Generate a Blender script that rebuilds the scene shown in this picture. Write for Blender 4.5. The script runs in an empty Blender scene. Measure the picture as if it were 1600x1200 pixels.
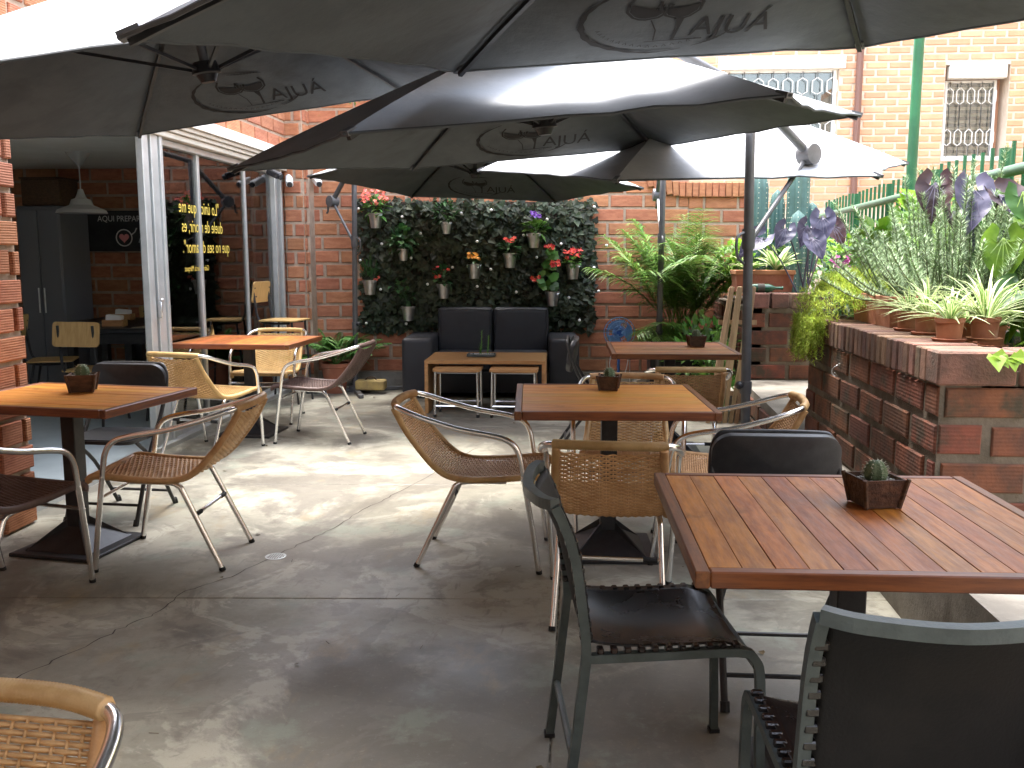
import bpy, bmesh, math, random
from mathutils import Vector, Matrix
R=math.radians; pi=math.pi
sc=bpy.context.scene; COL=sc.collection
# ---------------------------------------------------------------- camera, world, sun, exposure
cd=bpy.data.cameras.new('camera'); cam=bpy.data.objects.new('camera',cd); COL.objects.link(cam)
cd.sensor_width=36; cd.lens=36*1450/1600; cd.clip_start=.05; cd.clip_end=400
cam.location=(0,0,1.42); cam.rotation_euler=(R(90-7.97),0,R(4.10)); sc.camera=cam
SUN_EL,SUN_AZ=R(75),R(318)      # azimuth clockwise from +Y
wd=bpy.data.worlds.new('World'); sc.world=wd; wd.use_nodes=True
nt=wd.node_tree; bg=nt.nodes['Background']
sky=nt.nodes.new('ShaderNodeTexSky'); sky.sky_type='NISHITA'; sky.sun_disc=False
sky.sun_elevation=SUN_EL; sky.sun_rotation=SUN_AZ; sky.air_density=1.2; sky.dust_density=4.0
hs=nt.nodes.new('ShaderNodeHueSaturation'); hs.inputs['Saturation'].default_value=.55
nt.links.new(sky.outputs[0],hs.inputs['Color']); nt.links.new(hs.outputs[0],bg.inputs[0]); bg.inputs[1].default_value=.15
sd=bpy.data.lights.new('sun','SUN'); sun=bpy.data.objects.new('sun',sd); COL.objects.link(sun)
sd.energy=.75; sd.angle=R(32); sd.color=(1,.975,.94)
sun.rotation_euler=(R(90)-SUN_EL,0,pi-SUN_AZ)
sc.view_settings.view_transform='Standard'; sc.view_settings.look='None'
sc.view_settings.exposure=3.3; sc.view_settings.gamma=1
sc.cycles.max_bounces=8; sc.cycles.diffuse_bounces=4; sc.cycles.glossy_bounces=4; sc.cycles.transparent_max_bounces=16
sc.cycles.sample_clamp_indirect=6
rnd=random.Random(7)
# ---------------------------------------------------------------- materials
MATS={}
def mat(name,col,rough=.6,metal=0,col2=None,nscale=6,stretch=(1,1,1),rand=0.,bump=0,bscale=40,bstretch=None,coord='Object',
        ramp=(.35,.65),spec=.5,ribs=0,ribper=.014,trans=0,coat=0,island=0,emit=0,roughvar=0,dirt=None,dscale=1.2,dramp=(.5,.7)):
    if name in MATS: return MATS[name]
    m=bpy.data.materials.new(name); m.use_nodes=True; t=m.node_tree; N=t.nodes; L=t.links
    p=N['Principled BSDF']; p.inputs['Roughness'].default_value=rough; p.inputs['Metallic'].default_value=metal
    p.inputs['Specular IOR Level'].default_value=spec; p.inputs['Coat Weight'].default_value=coat
    p.inputs['Coat Roughness'].default_value=.25
    tc=N.new('ShaderNodeTexCoord'); geo=N.new('ShaderNodeNewGeometry')
    src=geo.outputs['Position'] if coord=='World' else tc.outputs[coord]
    oi=N.new('ShaderNodeObjectInfo')
    def noise(scale,st,detail=5):
        mp=N.new('ShaderNodeMapping'); mp.inputs['Scale'].default_value=st; L.new(src,mp.inputs[0])
        if coord!='World':
            ad=N.new('ShaderNodeVectorMath'); ad.operation='ADD'
            ml=N.new('ShaderNodeMath'); ml.operation='MULTIPLY'; ml.inputs[1].default_value=37; L.new(oi.outputs['Random'],ml.inputs[0])
            L.new(mp.outputs[0],ad.inputs[0]); L.new(ml.outputs[0],ad.inputs[1]); v=ad.outputs[0]
        else: v=mp.outputs[0]
        n=N.new('ShaderNodeTexNoise'); n.inputs['Scale'].default_value=scale; n.inputs['Detail'].default_value=detail; n.inputs['Roughness'].default_value=.62
        L.new(v,n.inputs['Vector']); return n.outputs['Fac']
    def rampf(f,a,b):
        r=N.new('ShaderNodeMapRange'); r.interpolation_type='SMOOTHSTEP'; r.inputs[1].default_value=a; r.inputs[2].default_value=b; L.new(f,r.inputs[0]); return r.outputs[0]
    def mixc(f,a,b,typ='MIX'):
        x=N.new('ShaderNodeMix'); x.data_type='RGBA'; x.blend_type=typ
        if isinstance(f,float): x.inputs[0].default_value=f
        else: L.new(f,x.inputs[0])
        for i,c in ((6,a),(7,b)):
            if isinstance(c,tuple): x.inputs[i].default_value=c+(1,) if len(c)==3 else c
            else: L.new(c,x.inputs[i])
        return x.outputs[2]
    c=tuple(col)
    if col2: c=mixc(rampf(noise(nscale,stretch),*ramp),tuple(col),tuple(col2))
    if dirt: c=mixc(rampf(noise(dscale,(1,1,1),8),*dramp),c,tuple(dirt))
    if rand or island:
        h=N.new('ShaderNodeHueSaturation')
        if isinstance(c,tuple): h.inputs['Color'].default_value=c+(1,)
        else: L.new(c,h.inputs['Color'])
        rs=geo.outputs['Random Per Island'] if island else oi.outputs['Random']
        r=N.new('ShaderNodeMapRange'); a=rand or island; r.inputs[3].default_value=1-a; r.inputs[4].default_value=1+a; L.new(rs,r.inputs[0]); L.new(r.outputs[0],h.inputs['Value'])
        fr=N.new('ShaderNodeMath'); fr.operation='MULTIPLY'; fr.inputs[1].default_value=7.3; L.new(rs,fr.inputs[0])
        f2=N.new('ShaderNodeMath'); f2.operation='FRACT'; L.new(fr.outputs[0],f2.inputs[0])
        r2=N.new('ShaderNodeMapRange'); r2.inputs[3].default_value=.5-a*.06; r2.inputs[4].default_value=.5+a*.06; L.new(f2.outputs[0],r2.inputs[0]); L.new(r2.outputs[0],h.inputs['Hue'])
        c=h.outputs[0]
    if isinstance(c,tuple): p.inputs['Base Color'].default_value=c+(1,)
    else: L.new(c,p.inputs['Base Color'])
    if roughvar:
        r=N.new('ShaderNodeMapRange'); r.inputs[1].default_value=.3; r.inputs[2].default_value=.7; r.inputs[3].default_value=max(0,rough-roughvar); r.inputs[4].default_value=rough+roughvar
        L.new(noise(nscale*1.7,stretch),r.inputs[0]); L.new(r.outputs[0],p.inputs['Roughness'])
    hgt=None
    if bump: hgt=noise(bscale,bstretch or (1,1,1),4); bd=.01
    if ribs:
        sp=N.new('ShaderNodeSeparateXYZ'); L.new(tc.outputs['Object'],sp.inputs[0])
        ml=N.new('ShaderNodeMath'); ml.operation='MULTIPLY'; ml.inputs[1].default_value=2*pi/ribper; L.new(sp.outputs[2],ml.inputs[0])
        sn=N.new('ShaderNodeMath'); sn.operation='SINE'; L.new(ml.outputs[0],sn.inputs[0])
        m2=N.new('ShaderNodeMath'); m2.operation='MULTIPLY_ADD'; m2.inputs[1].default_value=ribs; L.new(sn.outputs[0],m2.inputs[0])
        if hgt: L.new(hgt,m2.inputs[2])
        else: m2.inputs[2].default_value=0
        hgt=m2.outputs[0]; bump=bump or .5
    if hgt:
        b=N.new('ShaderNodeBump'); b.inputs['Strength'].default_value=bump; b.inputs['Distance'].default_value=.006; L.new(hgt,b.inputs['Height']); L.new(b.outputs[0],p.inputs['Normal'])
    if trans:
        tr=N.new('ShaderNodeBsdfTranslucent'); ms=N.new('ShaderNodeMixShader'); ms.inputs[0].default_value=trans
        if isinstance(c,tuple): tr.inputs[0].default_value=c+(1,)
        else: L.new(c,tr.inputs[0])
        L.new(p.outputs[0],ms.inputs[1]); L.new(tr.outputs[0],ms.inputs[2]); L.new(ms.outputs[0],N['Material Output'].inputs[0])
    MATS[name]=m; return m
def glass_mat():
    m=bpy.data.materials.new('window_glass'); m.use_nodes=True; t=m.node_tree; N=t.nodes; L=t.links
    tr=N.new('ShaderNodeBsdfTransparent'); tr.inputs[0].default_value=(.86,.9,.89,1)
    gl=N.new('ShaderNodeBsdfGlossy'); gl.inputs['Roughness'].default_value=.01
    fr=N.new('ShaderNodeFresnel'); fr.inputs[0].default_value=1.8; ms=N.new('ShaderNodeMixShader')
    L.new(fr.outputs[0],ms.inputs[0]); L.new(tr.outputs[0],ms.inputs[1]); L.new(gl.outputs[0],ms.inputs[2]); L.new(ms.outputs[0],N['Material Output'].inputs[0]); return m
GLASS=glass_mat()
M=dict(
 brick=mat('clay_brick',(.43,.18,.092),.88,col2=(.33,.125,.062),nscale=9,stretch=(1,1,3),rand=.13,bump=.5,bscale=45,ribs=.42,ribper=.013),
 brickd=mat('dark_clay_brick',(.19,.066,.035),.85,col2=(.10,.043,.028),nscale=8,rand=.2,bump=.7,bscale=30,ribs=.08,ribper=.015,dirt=(.055,.042,.026),dscale=6,dramp=(.48,.68)),  # darker brown than the wall brick, with blotchy dirt
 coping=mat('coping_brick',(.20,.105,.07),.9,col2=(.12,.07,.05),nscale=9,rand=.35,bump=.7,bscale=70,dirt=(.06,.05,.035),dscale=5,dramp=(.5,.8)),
 brickf=mat('pale_brick',(.62,.34,.20),.85,col2=(.55,.28,.16),nscale=3,rand=.12,bump=.4,bscale=60),
 brickfs=mat('pale_brick_field',(.62,.34,.20),.85,col2=(.55,.28,.16),nscale=3,island=.12,bump=.4,bscale=60),
 mortar=mat('mortar',(.43,.335,.25),.95,col2=(.31,.235,.175),nscale=9,bump=.6,bscale=80,coord='World'),
 mortard=mat('dark_mortar',(.20,.165,.125),.95,col2=(.12,.10,.072),nscale=8,bump=.8,bscale=60,coord='World'),
 mortarf=mat('pale_mortar',(.66,.55,.44),.95,col2=(.56,.45,.34),nscale=4,coord='World'),
 conc2=mat('ledge_concrete',(.31,.285,.24),.9,col2=(.21,.19,.16),nscale=4,bump=.5,bscale=70,coord='World',dirt=(.12,.10,.08),dscale=2.5,dramp=(.5,.7)),
 tile=mat('room_floor',(.42,.47,.47),.45,col2=(.36,.41,.41),nscale=3,coord='World'),
 earth=mat('outer_ground',(.22,.2,.17),.95,col2=(.15,.14,.11),nscale=2,coord='World'),
 white=mat('white_plaster',(.74,.72,.66),.9,col2=(.68,.65,.59),nscale=2),
 cream=mat('header_metal',(.55,.52,.45),.5,col2=(.48,.45,.38),nscale=3),
 alu=mat('brushed_aluminium',(.72,.73,.74),.38,1,col2=(.6,.61,.62),nscale=20),
 alup=mat('window_aluminium',(.56,.58,.57),.45,.6,col2=(.48,.5,.49),nscale=6),
 chrome=mat('polished_tube',(.90,.90,.90),.24,1),
 steel=mat('grey_green_steel',(.085,.105,.105),.45,.25,col2=(.06,.075,.075),nscale=12,bump=.15,bscale=120),
 black=mat('black_iron',(.018,.018,.02),.45,.2,col2=(.03,.03,.032),nscale=15,bump=.1,bscale=90),
 blackp=mat('black_plastic',(.022,.023,.027),.42,col2=(.03,.031,.035),nscale=30,bump=.12,bscale=300),
 rubber=mat('rubber',(.015,.015,.015),.8),
 pole=mat('umbrella_metal',(.12,.123,.13),.42,.3,col2=(.095,.097,.10),nscale=10),
 rattan=mat('honey_rattan',(.58,.36,.165),.45,col2=(.45,.255,.10),nscale=14,rand=.12,bump=.2,bscale=120),
 rattanp=mat('pale_rattan',(.68,.45,.19),.45,col2=(.58,.36,.14),nscale=14,rand=.08,bump=.2,bscale=120),
 rattanb=mat('brown_rattan',(.115,.072,.06),.45,col2=(.08,.048,.04),nscale=14,rand=.1,bump=.2,bscale=120),
 woodt=mat('teak_plank',(.50,.18,.034),.46,col2=(.28,.085,.017),nscale=7,stretch=(6,.8,6),ramp=(.3,.7),rand=.2,bump=.1,bscale=30,bstretch=(6,.4,6),coat=0,spec=.35,roughvar=.1,dirt=(.16,.055,.016),dscale=5,dramp=(.55,.8)),
 woodh=mat('honey_plank',(.72,.33,.065),.40,col2=(.50,.19,.035),nscale=9,stretch=(7,.5,7),ramp=(.3,.72),rand=.14,bump=.1,bscale=30,bstretch=(6,.4,6),coat=0,spec=.35,roughvar=.1,dirt=(.16,.055,.016),dscale=5,dramp=(.55,.8)),
 woode=mat('dark_edge_board',(.22,.07,.02),.46,col2=(.12,.035,.012),nscale=9,stretch=(7,.5,7),rand=.12,bump=.1,bscale=30,coat=.1),
 woodc=mat('light_oak',(.47,.25,.10),.5,col2=(.36,.18,.07),nscale=8,stretch=(1,7,7),rand=.08),
 ply=mat('plywood',(.58,.38,.15),.5,col2=(.47,.29,.10),nscale=6,stretch=(8,1,1),rand=.1),
 slat=mat('weathered_slat',(.40,.28,.16),.8,col2=(.28,.19,.11),nscale=7,stretch=(5,5,.6),rand=.2),
 potw=mat('bark_wood',(.05,.026,.014),.8,col2=(.10,.05,.026),nscale=25,stretch=(1,1,3),rand=.2,bump=.8,bscale=60),
 leather=mat('black_leather',(.012,.010,.010),.24,col2=(.035,.015,.010),nscale=3.5,ramp=(.45,.8),bump=.15,bscale=160,roughvar=.1),
 leatherb=mat('matte_black_leather',(.010,.010,.011),.62,spec=.25,col2=(.016,.015,.015),nscale=5,bump=.2,bscale=140),
 sofa=mat('black_upholstery',(.016,.018,.024),.48,col2=(.022,.025,.032),nscale=4,bump=.5,bscale=220),
 fabric=None,
 print=mat('logo_print',(.045,.04,.04),.9),
 green=mat('green_paint',(.012,.115,.04),.45,col2=(.01,.085,.03),nscale=6,rand=.1),
 greeng=mat('worn_green_paint',(.055,.115,.06),.5,col2=(.035,.08,.04),nscale=10),
 terra=mat('terracotta',(.34,.135,.068),.88,col2=(.26,.10,.052),nscale=8,rand=.15,bump=.2,bscale=60,dirt=(.40,.26,.18),dscale=7,dramp=(.55,.8)),
 soil=mat('soil',(.035,.025,.018),.95,col2=(.07,.05,.035),nscale=60,bump=1,bscale=90),
 pebble=mat('pebble',(.45,.43,.4),.8,island=.4),
 zinc=mat('galvanised_bucket',(.62,.63,.64),.34,1,col2=(.5,.51,.52),nscale=25,rand=.08),
 yellow=mat('yellow_print',(.78,.60,.10),.6),
 chalkb=mat('chalkboard',(.02,.021,.022),.8,col2=(.035,.036,.037),nscale=4),
 chalk=mat('chalk',(.62,.62,.6),.9), chalkr=mat('pink_chalk',(.65,.25,.25),.9),
 fridge=mat('pale_cabinet',(.13,.135,.15),.5),
 paper=mat('paper',(.8,.8,.78),.9), placemat=mat('placemat',(.45,.36,.24),.9,col2=(.38,.3,.2),nscale=40),
 bluep=mat('blue_plastic',(.05,.19,.62),.35), bluel=mat('blue_blade',(.20,.42,.78),.3,trans=.3),
 cable=mat('white_cable',(.7,.7,.7),.5), bulb=mat('frosted_bulb',(.8,.8,.78),.3),
 bottle=mat('green_bottle',(.008,.07,.03),.08,coat=.5), lampw=mat('lamp_white',(.36,.36,.35),.5),
 ivy=mat('ivy_leaf',(.024,.038,.017),.55,spec=.35,island=.6,col2=(.05,.06,.036),nscale=3,trans=.12),
 leafd=mat('deep_leaf',(.035,.105,.028),.42,island=.45,trans=.2),
 leafm=mat('mid_leaf',(.085,.20,.035),.42,island=.4,trans=.3),
 leafb=mat('bright_leaf',(.20,.36,.035),.42,island=.3,trans=.35),
 palm=mat('palm_leaf',(.125,.235,.042),.38,island=.4,trans=.3), palms=mat('palm_stem',(.22,.27,.07),.5),
 fern=mat('fern_leaf',(.10,.25,.05),.5,island=.3,trans=.3),
 rosem=mat('rosemary_leaf',(.24,.33,.17),.6,island=.4,trans=.2), twig=mat('twig',(.10,.065,.04),.9),
 sedum=mat('sedum_leaf',(.42,.52,.08),.55,island=.35,trans=.4),
 ear=mat('purple_leaf',(.085,.078,.125),.4,col2=(.055,.05,.09),nscale=6,rand=.25,trans=.15),
 eard=mat('maroon_leaf',(.07,.035,.035),.42,col2=(.045,.028,.035),nscale=6,rand=.2,trans=.15),
 earg=mat('lime_leaf',(.17,.30,.035),.4,col2=(.10,.20,.025),nscale=7,rand=.15,trans=.4),
 cactus=mat('blue_cactus',(.10,.20,.18),.6,col2=(.075,.15,.13),nscale=8,rand=.15), cactg=mat('green_cactus',(.085,.13,.06),.7,col2=(.13,.17,.09),nscale=40,bump=.6,bscale=200),
 spine=mat('cactus_spine',(.5,.5,.4),.7),
 red=mat('red_petal',(.62,.035,.025),.5,island=.3,trans=.25), pinkr=mat('coral_petal',(.75,.16,.12),.5,island=.3,trans=.25),
 orange=mat('orange_petal',(.8,.33,.03),.5,island=.2,trans=.2), violet=mat('violet_petal',(.16,.05,.42),.5,island=.3,trans=.2), magenta=mat('magenta_petal',(.5,.06,.32),.5,island=.3,trans=.2),
 blindm=mat('blind_slat',(.52,.42,.33),.6), winframe=mat('white_frame',(.78,.77,.74),.5), darkroom=mat('window_dark',(.13,.11,.095),.5),
 pipe=mat('brown_pipe',(.16,.08,.06),.6), yelblock=mat('yellow_block',(.45,.33,.12),.9,col2=(.3,.22,.1),nscale=9),
 camw=mat('white_housing',(.7,.7,.7),.4),
 joint=mat('joint_filler',(.33,.30,.25),.95,col2=(.10,.09,.07),nscale=14,coord='World',ramp=(.42,.58)),
 earn=mat('dark_green_leaf',(.055,.13,.03),.42,col2=(.04,.095,.025),nscale=7,rand=.25,trans=.25),
 rstem=mat('rosemary_stem',(.15,.14,.08),.8),
 earv=mat('purple_vein',(.11,.092,.14),.5), eargv=mat('lime_vein',(.20,.31,.06),.5),
 litter=mat('dry_leaf',(.11,.075,.04),.9,island=.5),
 rim=mat('crack_edge',(.07,.06,.05),.95),
)
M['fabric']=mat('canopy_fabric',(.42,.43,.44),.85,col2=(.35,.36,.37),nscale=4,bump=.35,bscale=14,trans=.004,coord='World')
M['canopy_shade']=mat('canopy_shade_layer',(.086,.098,.106),.85,col2=(.070,.080,.087),nscale=5,bump=.5,bscale=18,coord='World',dirt=(.052,.057,.06),dscale=2.2,dramp=(.52,.72))  # underside shade put into a darker colour; the blotches are dirt
M['print']=mat('logo_ink',(.012,.011,.011),.9)
def stripe_mat():
    m=bpy.data.materials.new('striped_leaf'); m.use_nodes=True; t=m.node_tree; N=t.nodes; L=t.links; p=N['Principled BSDF']; p.inputs['Roughness'].default_value=.45
    a=N.new('ShaderNodeAttribute'); a.attribute_name='edge'; r=N.new('ShaderNodeMapRange'); r.inputs[1].default_value=.35; r.inputs[2].default_value=.6
    L.new(a.outputs['Fac'],r.inputs[0]); x=N.new('ShaderNodeMix'); x.data_type='RGBA'; x.inputs[6].default_value=(.12,.28,.05,1); x.inputs[7].default_value=(.62,.66,.36,1)
    L.new(r.outputs[0],x.inputs[0]); L.new(x.outputs[2],p.inputs['Base Color'])
    tr=N.new('ShaderNodeBsdfTranslucent'); L.new(x.outputs[2],tr.inputs[0]); ms=N.new('ShaderNodeMixShader'); ms.inputs[0].default_value=.25
    L.new(p.outputs[0],ms.inputs[1]); L.new(tr.outputs[0],ms.inputs[2]); L.new(ms.outputs[0],N['Material Output'].inputs[0]); return m
M['stripe']=stripe_mat()
def floor_mat():
    m=bpy.data.materials.new('worn_concrete'); m.use_nodes=True; t=m.node_tree; N=t.nodes; L=t.links; p=N['Principled BSDF']
    g=N.new('ShaderNodeNewGeometry')
    def noise(s,d=6,off=0,st=(1,1,1),dist=0):
        mp=N.new('ShaderNodeMapping'); mp.inputs['Location'].default_value=(off,off*.7,0); mp.inputs['Scale'].default_value=st; L.new(g.outputs['Position'],mp.inputs[0])
        n=N.new('ShaderNodeTexNoise'); n.inputs['Scale'].default_value=s; n.inputs['Detail'].default_value=d; n.inputs['Roughness'].default_value=.65; n.inputs['Distortion'].default_value=dist; L.new(mp.outputs[0],n.inputs['Vector']); return n.outputs['Fac']
    def rng(f,a,b,c=0,d=1):
        r=N.new('ShaderNodeMapRange'); r.interpolation_type='SMOOTHSTEP'; r.inputs[1].default_value=a; r.inputs[2].default_value=b; r.inputs[3].default_value=c; r.inputs[4].default_value=d; L.new(f,r.inputs[0]); return r.outputs[0]
    def mix(f,a,b,ty='MIX'):
        x=N.new('ShaderNodeMix'); x.data_type='RGBA'; x.blend_type=ty; L.new(f,x.inputs[0])
        for i,c in ((6,a),(7,b)):
            if isinstance(c,tuple): x.inputs[i].default_value=c+(1,)
            else: L.new(c,x.inputs[i])
        return x.outputs[2]
    c=mix(rng(noise(2.2,12),.38,.62),(.315,.30,.24),(.225,.212,.168))
    c=mix(rng(noise(1.25,12,3.1,dist=1.1),.515,.55,0,.7),c,(.42,.40,.325))      # pale worn patches
    c=mix(rng(noise(.62,12,11.5,dist=.7),.485,.555,0,.8),c,(.13,.116,.096))      # dark damp stains
    c=mix(rng(noise(1.8,12,17.3,dist=1.5),.57,.60,0,.5),c,(.155,.145,.12))
    c=mix(rng(noise(3.0,10,5.7,(1,.5,1)),.57,.68,0,.5),c,(.29,.22,.12))      # rusty streaks
    c=mix(rng(noise(2.4,10,21),.55,.64,0,.6),c,(.235,.265,.21))
    c=mix(rng(noise(9,10,2.2),.50,.62,0,.45),c,(.18,.165,.13))
    c=mix(rng(noise(55,8,4),.56,.72,0,.3),c,(.36,.34,.28))
    c=mix(rng(noise(26,8,7,(1,.15,1)),.60,.68,0,.4),c,(.14,.125,.10))
    c=mix(rng(noise(210,2),.60,.74,0,.55),c,(.10,.09,.072))
    L.new(c,p.inputs['Base Color']); L.new(rng(noise(1.3,6,9),.3,.7,.36,.70),p.inputs['Roughness']); p.inputs['Specular IOR Level'].default_value=.4
    b=N.new('ShaderNodeBump'); b.inputs['Strength'].default_value=.25; b.inputs['Distance'].default_value=.003; L.new(noise(60,5),b.inputs['Height']); L.new(b.outputs[0],p.inputs['Normal']); return m
M['floor']=floor_mat()
# ---------------------------------------------------------------- geometry helpers
def V(*a): return Vector(a)
class MB:
    def __init__(s): s.v=[]; s.f=[]; s.at=[]
    def add(s,vs,fs):
        o=len(s.v); s.v+= [tuple(x) for x in vs]; s.f+=[tuple(i+o for i in f) for f in fs]; return s
    def box(s,c,d,rot=None,ch=0):
        x,y,z=d[0]/2,d[1]/2,d[2]/2
        m=rot or Matrix.Identity(3); c=Vector(c)
        if ch:
            vs=[];k=ch
            for sx in (-1,1):
                for sy in (-1,1):
                    for sz in (-1,1):
                        vs+= [(sx*(x-k),sy*(y-k),sz*z),(sx*(x-k),sy*y,sz*(z-k)),(sx*x,sy*(y-k),sz*(z-k))]
            bm=bmesh.new(); bvs=[bm.verts.new(q) for q in vs]; bmesh.ops.convex_hull(bm,input=bvs); 
            bmesh.ops.dissolve_limit(bm,angle_limit=.01,verts=bm.verts,edges=bm.edges)
            bm.verts.index_update()
            s.add([c+m@v.co for v in bm.verts],[[v.index for v in f.verts] for f in bm.faces]); bm.free(); return s
        vs=[c+m@V(a*x,b*y,e*z) for a in (-1,1) for b in (-1,1) for e in (-1,1)]
        return s.add(vs,[(0,1,3,2),(4,6,7,5),(0,4,5,1),(2,3,7,6),(0,2,6,4),(1,5,7,3)])
    def tube(s,pts,r,n=8,cap=True,phase=0,flat=1):
        P=[Vector(p) for p in pts]; k=len(P); rs=r if isinstance(r,(list,tuple)) else [r]*k
        T=[(P[min(i+1,k-1)]-P[max(i-1,0)]).normalized() for i in range(k)]
        a=V(0,0,1) if abs(T[0].z)<.9 else V(0,1,0)
        u=T[0].cross(a).normalized(); o=len(s.v); vs=[]
        for i in range(k):
            u=(u-T[i]*u.dot(T[i])); u=u.normalized() if u.length>1e-6 else T[i].orthogonal().normalized()
            w=T[i].cross(u)
            for j in range(n):
                an=2*pi*j/n+phase; vs.append(P[i]+(u*math.cos(an)+w*math.sin(an)*flat)*rs[i])
        fs=[(i*n+j,i*n+(j+1)%n,(i+1)*n+(j+1)%n,(i+1)*n+j) for i in range(k-1) for j in range(n)]
        if cap: fs+=[tuple(range(n))[::-1],tuple((k-1)*n+j for j in range(n))]
        return s.add(vs,fs)
    def lathe(s,prof,n=20,c=(0,0,0),cap=True,m=None):
        c=Vector(c); m=m or Matrix.Identity(3); vs=[c+m@V(r*math.cos(2*pi*j/n),r*math.sin(2*pi*j/n),z) for r,z in prof for j in range(n)]
        k=len(prof); fs=[(i*n+j,i*n+(j+1)%n,(i+1)*n+(j+1)%n,(i+1)*n+j) for i in range(k-1) for j in range(n)]
        if cap: fs+=[tuple(range(n))[::-1],tuple((k-1)*n+j for j in range(n))]
        return s.add(vs,fs)
    def ball(s,c,r,n=8,m=6):
        pr=[(r*math.sin(pi*i/m),-r*math.cos(pi*i/m)) for i in range(m+1)]; pr[0]=(r*.02,-r); pr[-1]=(r*.02,r)
        return s.lathe(pr,n,c)
    def grid(s,fn,nu,nv,th=0):
        vs=[Vector(fn(i/nu,j/nv)) for i in range(nu+1) for j in range(nv+1)]
        q=lambda i,j:i*(nv+1)+j
        fs=[(q(i,j),q(i+1,j),q(i+1,j+1),q(i,j+1)) for i in range(nu) for j in range(nv)]
        if th:
            nr=[V(0,0,0) for _ in vs]
            for f in fs:
                nn=(vs[f[1]]-vs[f[0]]).cross(vs[f[3]]-vs[f[0]])
                for a in f: nr[a]+=nn
            o=len(vs); vs=vs+[v-n.normalized()*th for v,n in zip(vs,nr)]
            fs2=[tuple(a+o for a in f[::-1]) for f in fs]
            b=[q(i,0) for i in range(nu)]+[q(nu,j) for j in range(nv)]+[q(i,nv) for i in range(nu,0,-1)]+[q(0,j) for j in range(nv,0,-1)]
            fs=fs+fs2+[(b[i],b[(i+1)%len(b)]+0,b[(i+1)%len(b)]+o,b[i]+o)[::-1] for i in range(len(b))]
        return s.add(vs,fs)
    def ext(s,poly,z0,z1,m=None):
        n=len(poly); vs=[V(x,y,z0) for x,y in poly]+[V(x,y,z1) for x,y in poly]
        if m: vs=[m@v for v in vs]
        return s.add(vs,[tuple(range(n))[::-1],tuple(range(n,2*n))]+[(i,(i+1)%n,(i+1)%n+n,i+n) for i in range(n)])
    def mesh(s,name,material,smooth=False):
        me=bpy.data.meshes.new(name); me.from_pydata(s.v,[],s.f); me.materials.append(material)
        if smooth:
            me.polygons.foreach_set('use_smooth',[True]*len(me.polygons))
            if smooth!=2: me.set_sharp_from_angle(angle=R(40))
        me.update(); return me
def link(name,me,parent=None,loc=(0,0,0),rot=None):
    o=bpy.data.objects.new(name,me); COL.objects.link(o); o.location=loc
    if rot is not None: o.rotation_euler=rot
    if parent: o.parent=parent
    return o
def part(name,mb,material,parent=None,smooth=True,loc=(0,0,0),rot=None,kind=None):
    o=link(name,mb.mesh(name,material,smooth),parent,loc,rot)
    if kind: o['kind']=kind
    return o
def tag(o,label=None,cat=None,group=None,kind=None):
    if label: o['label']=label
    if cat: o['category']=cat
    if group: o['group']=group
    if kind: o['kind']=kind
    return o
def thing(name,label,cat,loc=(0,0,0),rz=0,group=None):
    o=link(name,None,None,loc,(0,0,rz)); o.empty_display_size=.1; return tag(o,label,cat,group)
def dup(root,loc,rz,label,group=None):
    r=root.copy(); COL.objects.link(r); r.location=loc; r.rotation_euler=(0,0,rz); r['label']=label
    if group: r['group']=group
    for ch in root.children:
        c=ch.copy(); COL.objects.link(c); c.parent=r
        for g in ch.children:
            d=g.copy(); COL.objects.link(d); d.parent=c
    return r
def spline(P,n=6):
    P=[Vector(p) for p in P]; out=[]
    for i in range(len(P)-1):
        a=P[max(i-1,0)]; b=P[i]; c=P[i+1]; d=P[min(i+2,len(P)-1)]
        for k in range(n):
            t=k/n; out.append(.5*((2*b)+(c-a)*t+(2*a-5*b+4*c-d)*t*t+(3*b-a-3*c+d)*t**3))
    out.append(P[-1]); return out
def resample(P,step):
    P=[Vector(p) for p in P]; out=[P[0]]; acc=0
    for a,b in zip(P,P[1:]):
        l=(b-a).length; t=step-acc
        while t<=l: out.append(a+(b-a)*(t/l)); t+=step
        acc=l-(t-step)
    return out
def rope(mb,P,r,step=.0062,n=8):
    Q=resample(P,step/2); mb.tube(Q,[r if i%2 else r*.86 for i in range(len(Q))],n)
def text_mesh(txt,size,name,extr=0,align='LEFT',shear=0):
    cu=bpy.data.curves.new(name,'FONT'); cu.body=txt; cu.size=size; cu.extrude=extr; cu.align_x=align; cu.shear=shear; cu.resolution_u=3
    o=bpy.data.objects.new(name,cu); COL.objects.link(o); dg=bpy.context.evaluated_depsgraph_get()
    me=bpy.data.meshes.new_from_object(o.evaluated_get(dg)); COL.objects.unlink(o); bpy.data.objects.remove(o); bpy.data.curves.remove(cu)
    return [tuple(v.co) for v in me.vertices],[tuple(p.vertices) for p in me.polygons]
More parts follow.
